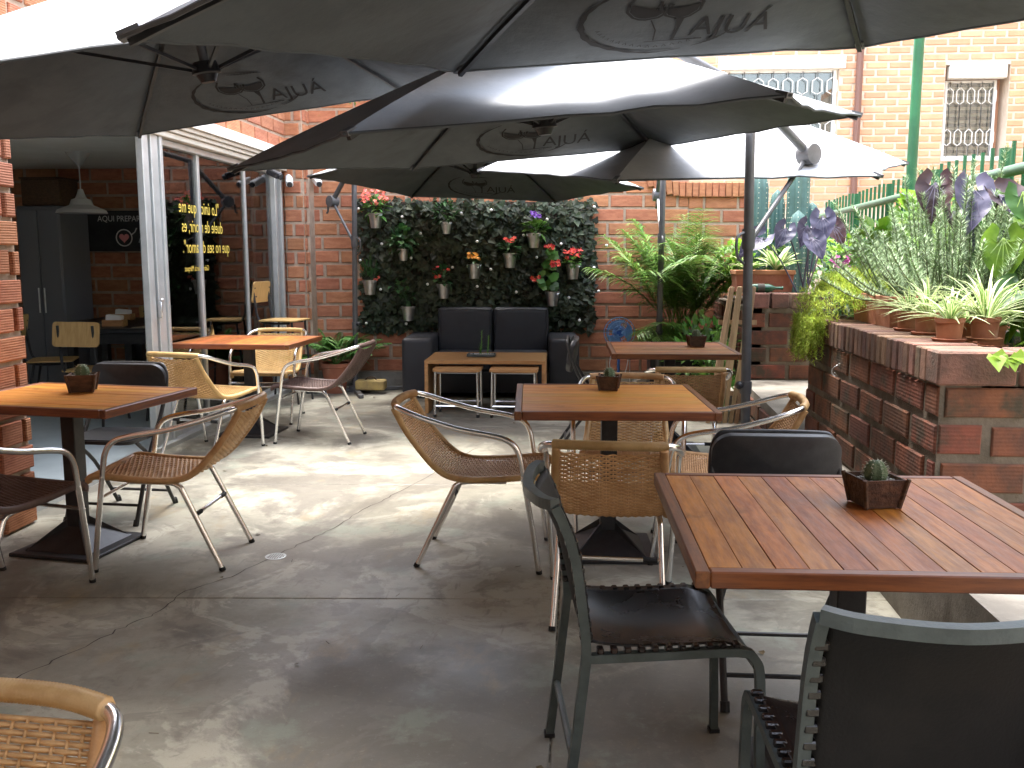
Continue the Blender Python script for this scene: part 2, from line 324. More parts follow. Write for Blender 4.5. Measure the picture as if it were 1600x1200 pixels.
# ---------------------------------------------------------------- brickwork
BR={}
def brick_mesh(l,h,d,material):
    k=(round(l,2),round(h,3),round(d,3),material.name)
    if k not in BR:
        mb=MB(); c=.006; x,z=k[0]/2,h/2
        vs=[(-x,0,-z),(x,0,-z),(x,0,z),(-x,0,z),(-x,-d+c,-z),(x,-d+c,-z),(x,-d+c,z),(-x,-d+c,z),(-x+c,-d,-z+c),(x-c,-d,-z+c),(x-c,-d,z-c),(-x+c,-d,z-c)]
        fs=[(8,9,10,11)]+[(4+i,4+(i+1)%4,8+(i+1)%4,8+i) for i in range(4)]+[(i,(i+1)%4,4+(i+1)%4,4+i) for i in range(4)]
        mb.add(vs,fs); BR[k]=mb.mesh('brick',material)
    return BR[k]
def brick_rows(parent,L,z0,z1,bl,bh,mo,material,holes=(),proud=.012,y0=0,x0=0,limit=300,key=None,fieldmat=None,phase=0,jit=1):
    items=[]; n=0; z=z0+mo/2
    while z+bh<=z1+.01:
        x=x0-( (n+phase)%2)*(bl+mo)/2 + rnd.uniform(-.015,.015)*jit
        while x<x0+L-.03:
            a=max(x+mo/2,x0+.001); b=min(x+mo/2+bl,x0+L-.001); x+=bl+mo
            if b-a<.04: continue
            zc=z+bh/2
            segs=[(a,b)]
            for hx0,hx1,hz0,hz1 in holes:
                if zc+bh/2>hz0 and zc-bh/2<hz1:
                    ns=[]
                    for p,q in segs:
                        if q<=hx0 or p>=hx1: ns.append((p,q)); continue
                        if p<hx0-.03: ns.append((p,hx0-.004))
                        if q>hx1+.03: ns.append((hx1+.004,q))
                    segs=ns
            items+=[((p+q)/2,q-p,zc) for p,q in segs]
        z+=bh+mo; n+=1
    if key: items.sort(key=key)
    for xc,l,zc in items[:limit]:
        me=brick_mesh(max(.03,math.floor(l*100)/100),bh,.04,material)
        o=link('brick',me,parent,(xc,y0+.04-proud-rnd.uniform(0,.0025)*jit,zc+rnd.uniform(-.002,.002)*jit),(0,rnd.uniform(-.004,.004)*jit,rnd.uniform(-.006,.006)*jit))
    if len(items)>limit:
        mb=MB()
        for xc,l,zc in items[limit:]: mb.box((xc,y0+.02-proud,zc),(l,.04,bh))
        part('brick_field',mb,fieldmat or material,parent,False,kind='stuff')
def wall(name,label,loc,rz,L,z0,z1,thick,bl,bh,mo,bm,mm,cat='wall',**kw):
    mb=MB(); holes=kw.get('holes',())
    xs=sorted({0,L}|{min(max(h[0],0),L) for h in holes}|{min(max(h[1],0),L) for h in holes}); zs=sorted({z0,z1}|{h[2] for h in holes}|{h[3] for h in holes})
    for a,b in zip(xs,xs[1:]):
        for c,d in zip(zs,zs[1:]):
            if any(h[0]<=(a+b)/2<=h[1] and h[2]<=(c+d)/2<=h[3] for h in holes): continue
            mb.box(((a+b)/2,thick/2,(c+d)/2),(b-a,thick,d-c))
    o=part(name,mb,mm,None,False,loc,(0,0,rz)); tag(o,label,cat)
    brick_rows(o,L,kw.pop('bz0',z0),kw.pop('bz1',z1),bl,bh,mo,bm,**kw); return o
BL,BH,MO=.33,.118,.027
# ---------------------------------------------------------------- ground and terrace floor
g=part('ground',MB().grid(lambda u,v:((u-.5)*240,(v-.5)*240+20,-.09),8,8),M['earth']); tag(g,kind='structure')
fl=part('floor',MB().box((-.9,4.6,-.032),(4.6,13.2,.05)),M['joint'],None,False); tag(fl,kind='structure')
SK=math.tan(R(3.6))
xe=[-3.02,-.07,1.42]; ye=[-2.0,-.15,1.76,3.70,5.63,7.6,10.2]
for i in range(2):
    for j in range(6):
        gp=.003
        mb=MB(); q=[(xe[i]+gp,ye[j]+gp),(xe[i+1]-gp,ye[j]+gp),(xe[i+1]-gp,ye[j+1]-gp),(xe[i]+gp,ye[j+1]-gp)]
        q=[(x,y+SK*(x+.07)) for x,y in q]; c=.004
        cx,cy=sum(a for a,b in q)/4,sum(b for a,b in q)/4
        qi=[(x+(c if x<cx else -c),y+(c if y<cy else -c)) for x,y in q]
        mb.add([(x,y,-.05) for x,y in q]+[(x,y,-.003) for x,y in q]+[(x,y,0) for x,y in qi],[(8,9,10,11)]+[(k,(k+1)%4,4+(k+1)%4,4+k) for k in range(4)]+[(4+k,4+(k+1)%4,8+(k+1)%4,8+k) for k in range(4)])
        part('concrete_slab',mb,M['floor'],fl,False)
ck=[(-1.97,2.62),(-1.9,2.78),(-1.83,2.98),(-1.74,3.26),(-1.67,3.42),(-1.65,3.68),(-1.53,3.86),(-1.40,4.24),(-1.28,4.56),(-1.20,4.98),(-1.09,5.30),(-.83,6.32),(-.72,6.75)]
cm=MB(); pts=[]
for (a,b),(c,d) in zip(ck,ck[1:]):
    for k in range(7): pts.append((a+(c-a)*k/7+rnd.uniform(-.012,.012),b+(d-b)*k/7))
cm.grid(lambda u,v:(pts[round(u*(len(pts)-1))][0]+(v-.5)*(.0025+.004*abs(math.sin(u*47))),pts[round(u*(len(pts)-1))][1],.0015),len(pts)-1,1); part('crack',cm,M['rim'],fl,False)
dr=thing('floor_drain','small round slotted floor drain in the concrete beside the crack','drain',(-1.42,4.15,0))
mb=MB(); mb.lathe([(.048,0),(.05,.003),(.042,.004),(.040,.002)],20,cap=False); part('ring',mb,M['alup'],dr); part('sump',MB().lathe([(.001,.0012),(.043,.0012)],16,cap=False),M['rim'],dr)
mb=MB(); 
for k in range(-3,4): mb.box((k*.011,0,.004),(.005,2*math.sqrt(max(0,.04**2-(k*.011)**2)),.004))
part('grate',mb,M['alup'],dr,False)
# ---------------------------------------------------------------- left side: room, glass, walls
rf=part('room_floor',MB().box((-4.95,7.1,.0),(3.70,5.2,.07)),M['tile'],None,False); tag(rf,kind='structure')
ce=part('room_ceiling',MB().box((-4.95,7.1,2.36),(3.6,5.2,.10)),M['white'],None,False); tag(ce,kind='structure')
wall('brick_pilaster','ribbed brick pillar at the left picture edge beside the open room',(-2.90,4.36,0),R(90),.27,0,2.42,.3,BL,BH,MO,M['brick'],M['mortar'],cat='pillar',proud=.024,jit=2.2)
wall('brick_wall','brick side wall continuing behind the left pillar',(-3.16,-2,0),R(90),6.35,0,2.42,.16,BL,BH,MO,M['brick'],M['mortar'],limit=60,key=lambda t:-t[0])
wall('brick_wall','sunlit upper brick wall above the glass front',(-3.02,-1,2.46),R(90),10.8,0,3.2,.2,BL,BH,MO,M['brick'],M['mortar'],limit=240,key=lambda t:-t[0]+t[2]*1.5)
wall('brick_wall','dim brick back wall inside the room',(-6.75,9.62,0),0,3.95,0,2.34,.2,BL,BH,MO,M['brick'],M['mortar'],limit=300)
o=part('side_wall',MB().box((-6.7,7.1,1.2),(.1,5.1,2.3)),M['white'],None,False); tag(o,'plain far side wall inside the dark room','wall')
o=part('end_wall',MB().box((-4.95,4.46,1.2),(3.4,.12,2.3)),M['white'],None,False); tag(o,'plain near end wall inside the dark room','wall')
o=part('roof_slab',MB().box((-4.95,4.6,2.53),(3.7,11,.22)),M['white'],None,False); tag(o,'pale roof slab over the room','roof')
# header over the opening
hd=thing('header_beam','beige grooved header beam above the glass front, white fascia on top','beam',(-3.06,4.6,2.262))
part('rail',MB().box((0,2.5,.02),(.12,5.0,.04),ch=.004),M['cream'],hd,False); part('rail',MB().box((.015,2.5,.058),(.13,5.0,.03),ch=.004),M['cream'],hd,False); part('rail',MB().box((.03,2.5,.091),(.14,5.0,.03),ch=.004),M['cream'],hd,False)
part('fascia',MB().box((.05,2.5,.152),(.15,5.0,.085),ch=.003),M['white'],hd,False)
# glazed front : stacked sliding panels near Y 6.7, panes to Y 9.4
gx=-3.09
gf=thing('glass_front','tall aluminium framed glass front with yellow lettering','glass wall',(gx,0,0))
def post(y,w,x=0,d=.05,z1=2.262,nm='mullion'): part(nm,MB().box((x,y,z1/2+.02),(d,w,z1-.04),ch=.004),M['alup'],gf,False)
post(6.40,.06,.05,.05,nm='sliding_stile'); post(6.475,.075,.02,.06,nm='sliding_stile'); post(6.59,.11,.04,.04,nm='sliding_stile'); post(6.672,.04,.05,.05,nm='sliding_stile')
post(7.50,.045,-.02,.04); post(8.56,.04,-.02,.04); post(9.36,.07,.0,.06); post(9.46,.05,.03,.05)
part('bottom_rail',MB().box((0,8.05,.045),(.07,2.72,.06),ch=.004),M['alup'],gf,False); part('top_rail',MB().box((0,8.05,2.235),(.06,2.72,.045),ch=.004),M['alup'],gf,False)
part('floor_track',MB().box((0.03,7.05,.012),(.14,4.8,.05),ch=.004),M['alup'],gf,False)
for a,b in ((6.70,7.475),(7.525,8.54),(8.58,9.33)): part('pane',MB().box((-.02,(a+b)/2,1.14),(.006,b-a,2.16)),GLASS,gf,False)
lk=part('lock',MB().box((.07,6.53,1.02),(.03,.02,.12),ch=.003).ball((.085,6.53,1.09),.014),M['alu'],gf)
def glass_text(txt,size,y_start,z):
    vs,fs=text_mesh(txt,size,'t'); k=.80
    mb=MB(); mb.add([(-.013,y_start-x*k,z+y) for x,y,_ in vs],fs); return mb
for txt,ys,z in (('"Lo único que me',7.93,1.745),('duele de morir, es',8.0,1.595),('que no sea de amor".',8.14,1.43)):
    mb=glass_text(txt,.142,ys,z); part('lettering',mb,M['yellow'],gf,False)
part('lettering',glass_text('Gabriel García Márquez',.062,7.66,1.285),M['yellow'],gf,False)
# room contents
def pendant():
    t=thing('pendant_lamp','white cone pendant lamp hanging from the room ceiling','lamp',(-4.42,8.1,2.31))
    part('ceiling_cap',MB().lathe([(.11,0),(.105,-.01),(.03,-.10),(.012,-.12)],18),M['lampw'],t); part('cord',MB().tube([(0,0,-.1),(0,0,-.34)],.006,6),M['lampw'],t)
    part('lamp_shade',MB().lathe([(.02,-.32),(.035,-.37),(.05,-.40),(.08,-.41),(.10,-.46),(.20,-.50),(.215,-.53),(.20,-.53),(.09,-.465),(.06,-.42)],24,cap=False),M['lampw'],t)
pendant()
cb=thing('tall_cabinet','tall pale grey cabinet standing by the brick wall inside the room','cabinet',(-5.37,9.28,.035))
part('body',MB().box((0,0,.93),(.44,.55,1.86),ch=.01),M['fridge'],cb,False); part('door',MB().box((-.11,-.283,.93),(.205,.014,1.78),ch=.004),M['fridge'],cb,False); part('door',MB().box((.11,-.283,.93),(.205,.014,1.78),ch=.004),M['fridge'],cb,False)
for s in (-.03,.03): part('handle',MB().tube([(s,-.30,.8),(s,-.30,1.05)],.008,6),M['alu'],cb)
bx=thing('cardboard_box','dark box stored on top of the tall cabinet','box',(-5.37,9.25,1.9)); part('body',MB().box((0,0,.13),(.4,.35,.26),ch=.006),M['potw'],bx,False); part('lid',MB().box((0,0,.27),(.42,.37,.02)),M['potw'],bx,False)
cbd=thing('chalkboard','chalkboard with white lettering and a heart in a cup on the room wall','sign',(-5.16,9.585,1.47))
part('board',MB().box((.4,0,.19),(.84,.02,.38)),M['chalkb'],cbd,False)
for q in (((.4,-.006,.39),(.88,.03,.02)),((.4,-.006,-.01),(.88,.03,.02)),((-.03,-.006,.19),(.02,.03,.38)),((.83,-.006,.19),(.02,.03,.38))): part('frame_bar',MB().box(*q),M['black'],cbd,False)
for txt,sz,x,z in (('AQUI PREPARAMOS',.085,.1,.29),('AMA',.085,.56,.2)):
    vs,fs=text_mesh(txt,sz,'t'); part('lettering',MB().add([(x+a*.9,-.0125,z+b) for a,b,_ in vs],fs),M['chalk'],cbd,False)
mb=MB(); mb.tube([(.38+.085*math.cos(a*pi/12),-.013,.12+.085*math.sin(a*pi/12)) for a in range(25)],.006,4); mb.tube([(.46,-.013,.15),(.50,-.013,.18),(.52,-.013,.22)],.006,4); part('cup_drawing',mb,M['chalk'],cbd,False)
mb=MB()
for k in range(6): mb.tube([(.54+k*.045,-.013,.07),(.555+k*.045,-.013,.12+.02*(k%2)),(.572+k*.045,-.013,.075)],.004,4)
part('chalk_scribble',mb,M['chalk'],cbd,False)
hp=[(16*math.sin(a)**3,13*math.cos(a)-5*math.cos(2*a)-2*math.cos(3*a)-math.cos(4*a)) for a in [2*pi*k/28 for k in range(28)]]
part('heart_drawing',MB().add([(.38+x*.0034,-.0125,.12+y*.0034) for x,y in hp],[tuple(range(28))]),M['chalkr'],cbd,False)
# ---------------------------------------------------------------- back wall, pilaster
WY=9.98
bw=wall('brick_wall','ribbed orange brick back wall behind the ivy panel and sofa',(-2.90,WY-.17,0),R(3.6),4.05,0,3.3,.22,BL,BH,MO,M['brick'],M['mortar'],bz0=.16,bz1=3.3,limit=300,key=lambda t:t[2])
part('plinth',MB().box((2.0,.02,.08),(4.0,.12,.155)),M['conc2'],bw,False)
pw=wall('brick_pilaster','slim brick pilaster beside the end of the glass front',(-3.04,9.56,0),0,.2,0,2.9,.3,.17,BH,MO,M['brick'],M['mortar'],cat='pilaster')
o=part('side_face',MB().box((.115,-.001,1.45),(.226,.002,2.9)),M['mortar'],pw,False,(.2,.01,0),(0,0,R(90))); brick_rows(o,.23,0,2.9,.20,BH,MO,M['brick'],proud=.012)
# lower right stretch of the back wall with soldier coping
o=wall('brick_wall','lower brick wall with upright coping bricks behind the palm',(1.142,10.065,0),R(3.6),.62,0,2.02,.22,BL,BH,MO,M['brick'],M['mortar'])
for k in range(16):
    s=k/15; x=-.42+s*1.04; z=2.09+.10*max(0,1-s*2.6)**2
    link('coping_brick',brick_mesh(.058,.15,.12,M['coping'] if 0 else M['brick']),o,(x,.06,z),(0,R(-14*max(0,1-s*2.6)),0))
def spotlight(x,y,z,rz,label,white):
    t=thing('wall_spotlight',label,'spotlight',(x,y,z),rz,'spotlights and cameras by the glass corner')
    part('wall_plate',MB().lathe([(.03,0),(.03,.012),(.022,.018)],14,m=Matrix.Rotation(R(90),3,'X')),M['camw'],t)
    part('arm',MB().tube([(0,-.015,0),(0,-.06,-.01),(0,-.08,-.03)],.009,6),M['camw'],t)
    part('housing',MB().box((0,-.11,-.05),(.07,.16,.06),Matrix.Rotation(R(22),3,'X'),ch=.008),M['camw'] if white else M['blackp'],t,False)
    part('lens',MB().lathe([(.026,0),(.028,.02),(.02,.022)],14,(0,-.185,-.083),m=Matrix.Rotation(R(112),3,'X')),M['blackp'],t)
spotlight(-3.0,8.9,2.23,R(60),'black floodlight mounted high on the glass front',0)
spotlight(-2.98,9.53,2.2,R(20),'white camera at the top of the brick pilaster',1)
spotlight(-2.78,9.77,2.22,R(30),'small white lamp on the brick beside the pilaster',1)
cv=thing('wall_conduit','thin pale conduit running down the corner of the back wall','pipe',(-2.86,9.78,0)); part('pipe',MB().tube([(0,0,.1),(0,0,2.9)],.011,8),M['white'],cv)
for z in (.5,1.3,2.1): part('clip',MB().box((0,.008,z),(.04,.02,.02)),M['alu'],cv,False)
# ---------------------------------------------------------------- right side: ledge, planters
LZ=.34
o=part('ledge_pavement',MB().ext([(1.20,-1.5),(1.26,3.0),(1.42,8.25),(5,8.25),(5,-1.5)],-.05,LZ),M['conc2'],None,False); tag(o,kind='structure')
ln=math.hypot(.22,9.75); ka=math.atan2(-9.75,-.22)
kb=wall('brick_kerb','dark brick kerb below the raised concrete ledge',(1.418,8.25,0),ka,ln,0,LZ-.03,.03,BL,BH,MO,M['brickd'],M['mortard'],cat='kerb',proud=.03)
pl=thing('brick_planter','dark brick planter with upright coping bricks along the right side','planter',(1.375,3.6,LZ))
PH=.585     # top of the courses above the ledge
sf=part('side_face',MB().box((1.01,.06,PH/2),(2.02,.12,PH)),M['mortard'],pl,False,(0,2.02,0),(0,0,R(-90)))
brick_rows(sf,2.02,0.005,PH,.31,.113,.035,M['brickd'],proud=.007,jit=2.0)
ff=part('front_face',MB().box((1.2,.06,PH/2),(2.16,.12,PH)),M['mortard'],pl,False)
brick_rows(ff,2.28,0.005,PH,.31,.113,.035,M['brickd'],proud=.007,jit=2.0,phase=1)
part('soil_bed',MB().box((1.1,1.25,.31),(1.95,2.2,.60)),M['soil'],pl,False)
bme=MB().box((0,0,0),(.25,.056,.13),ch=.005).mesh('coping_brick',M['coping'])
k=0; y=.13
while y<2.04:
    link('coping_brick',bme,pl,(.105+rnd.uniform(-.004,.004),y,PH+.068+rnd.uniform(-.003,.003)),(rnd.uniform(-.015,.015),0,rnd.uniform(-.02,.02))); y+=.0705
sme=MB().box((0,0,0),(.29,.20,.13),ch=.008).mesh('coping_brick',M['coping'])
for k in range(7): link('coping_brick',sme,pl,(.125+k*.305,-.002+.08,PH+.067),(0,0,rnd.uniform(-.01,.01)))
part('mortar_bed',MB().box((.105,1.07,PH+.02),(.18,1.9,.07)).box((1.2,.08,PH+.02),(2.1,.16,.07)),M['mortard'],pl,False)
bp=wall('brick_planter','brick planter end with flat coping behind the walkway near the palm',(1.45,8.1,LZ),0,2.4,0,.62,.14,.31,.118,.03,M['brickd'],M['mortard'],cat='planter')
o=part('side_face',MB().box((1.25,.06,.31),(2.5,.12,.62)),M['mortard'],bp,False,(0,2.5,0),(0,0,R(-90))); brick_rows(o,2.5,.005,.62,.31,.118,.03,M['brickd'],proud=.012)
for x,l in ((.08,.19),(.265,.15),(.40,.10),(.545,.17),(.75,.22),(.99,.24),(1.25,.26)): link('coping_brick',MB().box((0,0,0),(l-.012,.26,.125),ch=.006).mesh('coping_brick',M['coping']),bp,(x,.09,.685),(0,0,rnd.uniform(-.02,.02)))
part('soil_bed',MB().box((1.2,1.2,.32),(2.2,2.3,.64)),M['soil'],bp,False)
# ---------------------------------------------------------------- far building
FY=14.3
HL=[(1.1,2.75,2.9,4.28),(4.25,5.15,2.8,4.12)]
fb=wall('brick_building','sunlit pale orange brick building beyond the green railing',(1.0,FY,0),0,9.5,0,6.6,.4,.30,.077,.027,M['brickf'],M['mortarf'],cat='building',bz0=2.1,bz1=6.0,holes=HL,limit=300,key=lambda t:abs(t[0]-4.3)*1.0+abs(t[2]-3.9)*1.6,fieldmat=M['brickfs'],jit=.5)
# recessed bay behind the small window
part('recess_wall',MB().box((4.7,.35,3.3),(.9,.06,2.9)),M['brickfs'],fb,False)
def lintel(x0,x1,z0,z1,y=-.03): part('lintel',MB().box(((x0+x1)/2,y+.06,(z0+z1)/2),(x1-x0,.14,z1-z0),ch=.008),M['white'],fb,False)
lintel(1.0,2.83,4.09,4.27); lintel(4.30,5.10,3.93,4.11)
def window(x0,x1,z0,z1,yy,nb,blind):
    f=part('window',MB().box(((x0+x1)/2,yy+.12,(z0+z1)/2),(x1-x0,.02,z1-z0)),M['darkroom'],fb,False)
    w=.035
    for q in (((x0+w/2,yy+.08,(z0+z1)/2),(w,.05,z1-z0)),((x1-w/2,yy+.08,(z0+z1)/2),(w,.05,z1-z0)),(((x0+x1)/2,yy+.08,z0+w/2),(x1-x0-2*w,.05,w)),(((x0+x1)/2,yy+.08,z1-w/2),(x1-x0-2*w,.05,w))): part('frame_bar',MB().box(*q),M['winframe'],f,False)
    part('pane',MB().box(((x0+x1)/2,yy+.095,(z0+z1)/2),(x1-x0-2*w,.006,z1-z0-2*w)),GLASS,f,False)
    if blind:
        zz=z0+.05
        while zz<z1-.05: part('blind_slat',MB().box(((x0+x1)/2,yy+.106,zz),(x1-x0-.08,.004,.055),Matrix.Rotation(R(20),3,'X')),M['blindm'],f,False); zz+=.095
    for k in range(nb):
        x=x0+.06+(x1-x0-.12)*k/(nb-1); h=z1-z0; d=(x1-x0-.12)/(nb-1)*.33
        pts=[]
        for zc in (z0+.02,z0+h*.28-.07,z0+h*.28,z0+h*.28+.07): pass
        mb=MB()
        for sg in (-1,1):
            path=[(x,yy+.03,z0+.02)]
            for zc in (z0+h*.27,z0+h*.80): path+=[(x,yy+.03,zc-.12),(x+sg*d,yy+.03,zc-.08),(x+sg*d,yy+.03,zc+.07),(x,yy+.03,zc+.12)]
            path.append((x,yy+.03,z1-.02)); mb.tube(path,.0075,4,phase=pi/4)
        part('grille_bar',mb,M['winframe'],f,False)
window(1.12,2.72,2.92,4.09,0,8,0); window(4.32,5.05,2.82,3.93,.12,5,1)
part('sill',MB().box((4.7,.1,2.79),(.9,.3,.06),ch=.008),M['white'],fb,False); part('sill',MB().box((1.92,0,2.88),(1.75,.22,.06),ch=.008),M['white'],fb,False)
part('downpipe',MB().tube([(3.02,-.05,1.5),(3.02,-.05,6.5)],.05,8),M['pipe'],fb)
for k in range(9): link('header_brick',brick_mesh(.07,.13,.05,M['brickf']),fb,(4.42+k*.083,-.02,4.95))
# unseen walls added behind and beside the terrace to cut side light
wall('brick_wall','unseen brick wall added behind the camera to block light',(6.6,-3.2,0),R(180),10.0,0,5.2,.3,BL,BH,MO,M['brick'],M['mortar'],limit=0,fieldmat=M['brick'],bz0=4.9)
wall('brick_building','unseen brick wall added on the right to block low light',(7.9,14.2,0),R(-90),17.6,0,6.6,.3,.30,.077,.027,M['brickf'],M['mortarf'],cat='building',limit=0,bz0=6.4,fieldmat=M['brickfs'])
o=part('added_shade_slab',MB().box((1.7,-1.75,2.85),(9.6,3.1,.16)),M['white'],None,False); tag(o,'unseen flat slab added behind the camera to cut bounce light','roof')  # unseen slab added to keep sun off the floor behind the camera
# ---------------------------------------------------------------- green railing
def rail_pt(Y): return 2.2+.0873*(Y-4.6)
rl=thing('green_railing','long green metal railing with upright pickets behind the planters','railing',(2.2,4.6,.3))
rp=lambda Y,z:(rail_pt(Y)-2.2,Y-4.6,z-.3)
part('handrail',MB().tube([rp(3.2,1.85),rp(11.3,1.85)],.03,10),M['greeng'],rl); part('bottom_rail',MB().tube([rp(3.2,1.25),rp(11.3,1.25)],.018,8),M['green'],rl)
pk=MB().tube([(0,0,0),(0,0,1.72)],.012,8).mesh('picket',M['green'],True); pp=MB().tube([(0,0,0),(0,0,1.70)],.034,10).mesh('post',M['green'],True)
Y=3.3;i=0
while Y<11.2:
    if i%8==5: link('post',pp,rl,(rp(Y,0)[0]+.075,rp(Y,0)[1],0))
    else: link('picket',pk,rl,(rp(Y,0)[0]+.06,rp(Y,0)[1],rnd.uniform(-.01,.01)))
    Y+=.165; i+=1
t=thing('tall_post','tall plain green steel pole rising above the railing','pole',(2.46,7.25,.3)); part('pole',MB().tube([(0,0,0),(.0,0,2.75)],.038,12),M['green'],t); part('cap',MB().tube([(0,0,2.74),(0,0,2.80)],.043,12),M['pole'],t)
# ---------------------------------------------------------------- umbrellas
def umbrella(c,yaw,tx,ty,ri,pole,lean,jd,jz,label,bz=0,logo=True,pot=0):
    t=thing('cantilever_umbrella',label,'umbrella',(pole[0],pole[1],bz),0,'grey hexagonal cantilever umbrellas')
    O=V(pole[0],pole[1],bz); c=Vector(c); n=V(-tx,-ty,1).normalized()
    vx=[]
    for k in range(6):
        a=R(60*k)+yaw; x,y=1.5*math.cos(a),1.5*math.sin(a); vx.append(c+V(x,y,tx*x+ty*y))
    ap=c+n*ri
    def P(k,u,v):
        A,B=vx[k],vx[(k+1)%6]; e=A.lerp(B,v); mid=(A+B)/2; e=e+(c-mid).normalized()*(.07*4*v*(1-v))
        return ap.lerp(e,u)-n*(.035*math.sin(pi*min(u,1))*4*v*(1-v)-.045*u*(1-u)*abs(1-2*v)**2)-n*.012*u**6+n*(.0035*math.sin(9*pi*v+k*1.7)+.0025*math.sin(23*v+7*u+k))*u*min(1,4*v*(1-v)*1.6)
    for k in range(6): part('canopy_panel',MB().grid(lambda u,v:P(k,.04+.96*u,v)-O,10,10),M['fabric'],t,2)
    for k in range(6): part('canopy_shade_layer',MB().grid(lambda u,v:P(k,.04+.958*u,v)-n*.005-O,10,10),M['canopy_shade'],t,2)  # added dark layer so the undersides look shaded under light tops
    for k in range(6): part('hem',MB().tube([P(k,1,v/10)-n*.003-O for v in range(11)],.006,5),M['canopy_shade'],t)
    for k in range(6):
        A=vx[k]; d=(A-ap)
        mb=MB(); mb.tube([ap+d*s-n*(.026-.045*s*(1-s)+.012*s**6)-O for s in (.03,.2,.4,.6,.8,.93,.985)],.011,4,phase=pi/4); part('rib',mb,M['black'],t,False)
        part('corner_pocket',MB().box(ap+d*.982-n*.016-O,(.055,.03,.02),d.to_track_quat('X','Z').to_matrix()),M['pole'],t,False)
        s=.42; part('strut',MB().tube([c+n*.07-O+(A-c)*.03,ap+d*s-n*.03-O],.009,4,phase=pi/4),M['black'],t,False)
    part('hub',MB().tube([c+n*.02-O,c+n*.05-O,c+n*.055-O,c+n*.10-O],[.03,.045,.06,.05],12),M['black'],t); part('hub_post',MB().tube([c+n*.08-O,ap+n*.1-O],.02,10),M['pole'],t)
    part('vent_cap',MB().add([ap+n*.06-O]+[ap+n*.005+(v-ap)*.16+n*.03-O for v in vx],[(0,1+k,1+(k+1)%6) for k in range(6)]),M['fabric'],t,False)
    hd=(V(pole[0],pole[1],0)-V(c.x,c.y,0)).normalized(); top=V(pole[0],pole[1],ap.z-.17)-hd*lean
    part('pole',MB().tube([V(0,0,.02),top-O],.027,14),M['pole'],t)
    J=top+hd*jd; J.z=jz
    part('arm',MB().tube([J-O,top-O,(ap+n*.14).lerp(top,.5)+V(0,0,.05)-O,ap+n*.13-O],[.026,.026,.024,.022],10),M['pole'],t)
    q=hd.to_track_quat('Y','Z').to_matrix()
    cr=part('crank_housing',MB().lathe([(.03,-.05),(.058,-.045),(.062,0),(.058,.045),(.03,.05)],16,J-O,m=q@Matrix.Rotation(R(90),3,'Y')),M['pole'],t); part('crank_handle',MB().tube([J-O+hd*.03,J-O+hd*.075-V(0,0,.03),J-O+hd*.08-V(0,0,.10),J-O+hd*.10-V(0,0,.115)],.012,6),M['pole'],cr)
    s0=O.lerp(top,.66); part('strut_arm',MB().tube([s0+hd*.03-O,J-O],.014,8),M['alu'] if pot else M['pole'],t)
    part('slider_collar',MB().tube([s0-O-V(0,0,.06),s0-O+V(0,0,.05)],.036,14),M['pole'],t); part('slider_handle',MB().tube(spline([s0-O-hd*.03+V(0,0,.03),s0-O-hd*.085+V(0,0,.0),s0-O-hd*.08-V(0,0,.10),s0-O-hd*.03-V(0,0,.14)],4),.008,6),M['pole'],t)
    s1=O.lerp(top,.30); part('lower_collar',MB().tube([s1-O-V(0,0,.05),s1-O+V(0,0,.02)],.034,14),M['pole'],t); part('clamp_knob',MB().ball(s1-O-hd*.05,.024),M['blackp'],t)
    for a in (0,90,180,270):
        part('base_leg',MB().box((.26*math.cos(R(a+20)),.26*math.sin(R(a+20)),.022),(.48,.05,.04),Matrix.Rotation(R(a+20),3,'Z'),ch=.005),M['pole'],t,False)
    part('base_flange',MB().lathe([(.07,.0),(.07,.06),(.04,.075),(.034,.13)],16),M['pole'],t)
    if logo:
        A,B=vx[1],vx[2]; E=(A+B)/2; ex=(A-B).normalized(); Lh=(ap-E).length; LL=(A-B).length
        def mp(x,y):
            u=1-(y+.30)/Lh; v=.5-x/(u*LL); return P(1,u,v)-n*.010-O
        def ribbon(mb,pts,ws):
            vs=[]
            for i,(x,y) in enumerate(pts):
                a=pts[max(i-1,0)]; b=pts[min(i+1,len(pts)-1)]; tx_,ty_=b[0]-a[0],b[1]-a[1]; l=math.hypot(tx_,ty_) or 1; w=ws[i] if isinstance(ws,list) else ws
                vs+=[mp(x-ty_/l*w/2,y+tx_/l*w/2),mp(x+ty_/l*w/2,y-tx_/l*w/2)]
            mb.add(vs,[(2*i,2*i+1,2*i+3,2*i+2) for i in range(len(pts)-1)])
        mb=MB(); cx=-.06
        for a0,a1,wm in ((118,292,.024),(62,98,.014),(300,338,.012)):
            m_=40; ribbon(mb,[(cx+.27*math.cos(R(a0+(a1-a0)*i/m_)),.0+.235*math.sin(R(a0+(a1-a0)*i/m_))) for i in range(m_+1)],[.003+wm*math.sin(pi*i/m_)*(.75+.25*math.sin(i*1.7)) for i in range(m_+1)])
        # glasses
        def bowl(bx,by,ang,fill):
            o_=[(-.062,.07),(-.068,.02),(-.055,-.03),(-.022,-.06),(.0,-.066),(.022,-.06),(.055,-.03),(.068,.02),(.062,.07)]
            ca,sa=math.cos(R(ang)),math.sin(R(ang)); tr=lambda p:(bx+p[0]*ca-p[1]*sa,by+p[0]*sa+p[1]*ca)
            ribbon(mb,[tr(p) for p in o_],.010)
            wl=[(p[0]*.86,p[1]*.86) for p in o_[1:-1]]; vs=[tr(p) for p in wl]; ctr=tr((0,.015))
            mb.add([mp(*ctr)]+[mp(*p) for p in vs],[(0,i+1,i+2) for i in range(len(vs)-1)])
        bowl(-.125,.075,-16,1); bowl(-.01,.085,12,1)
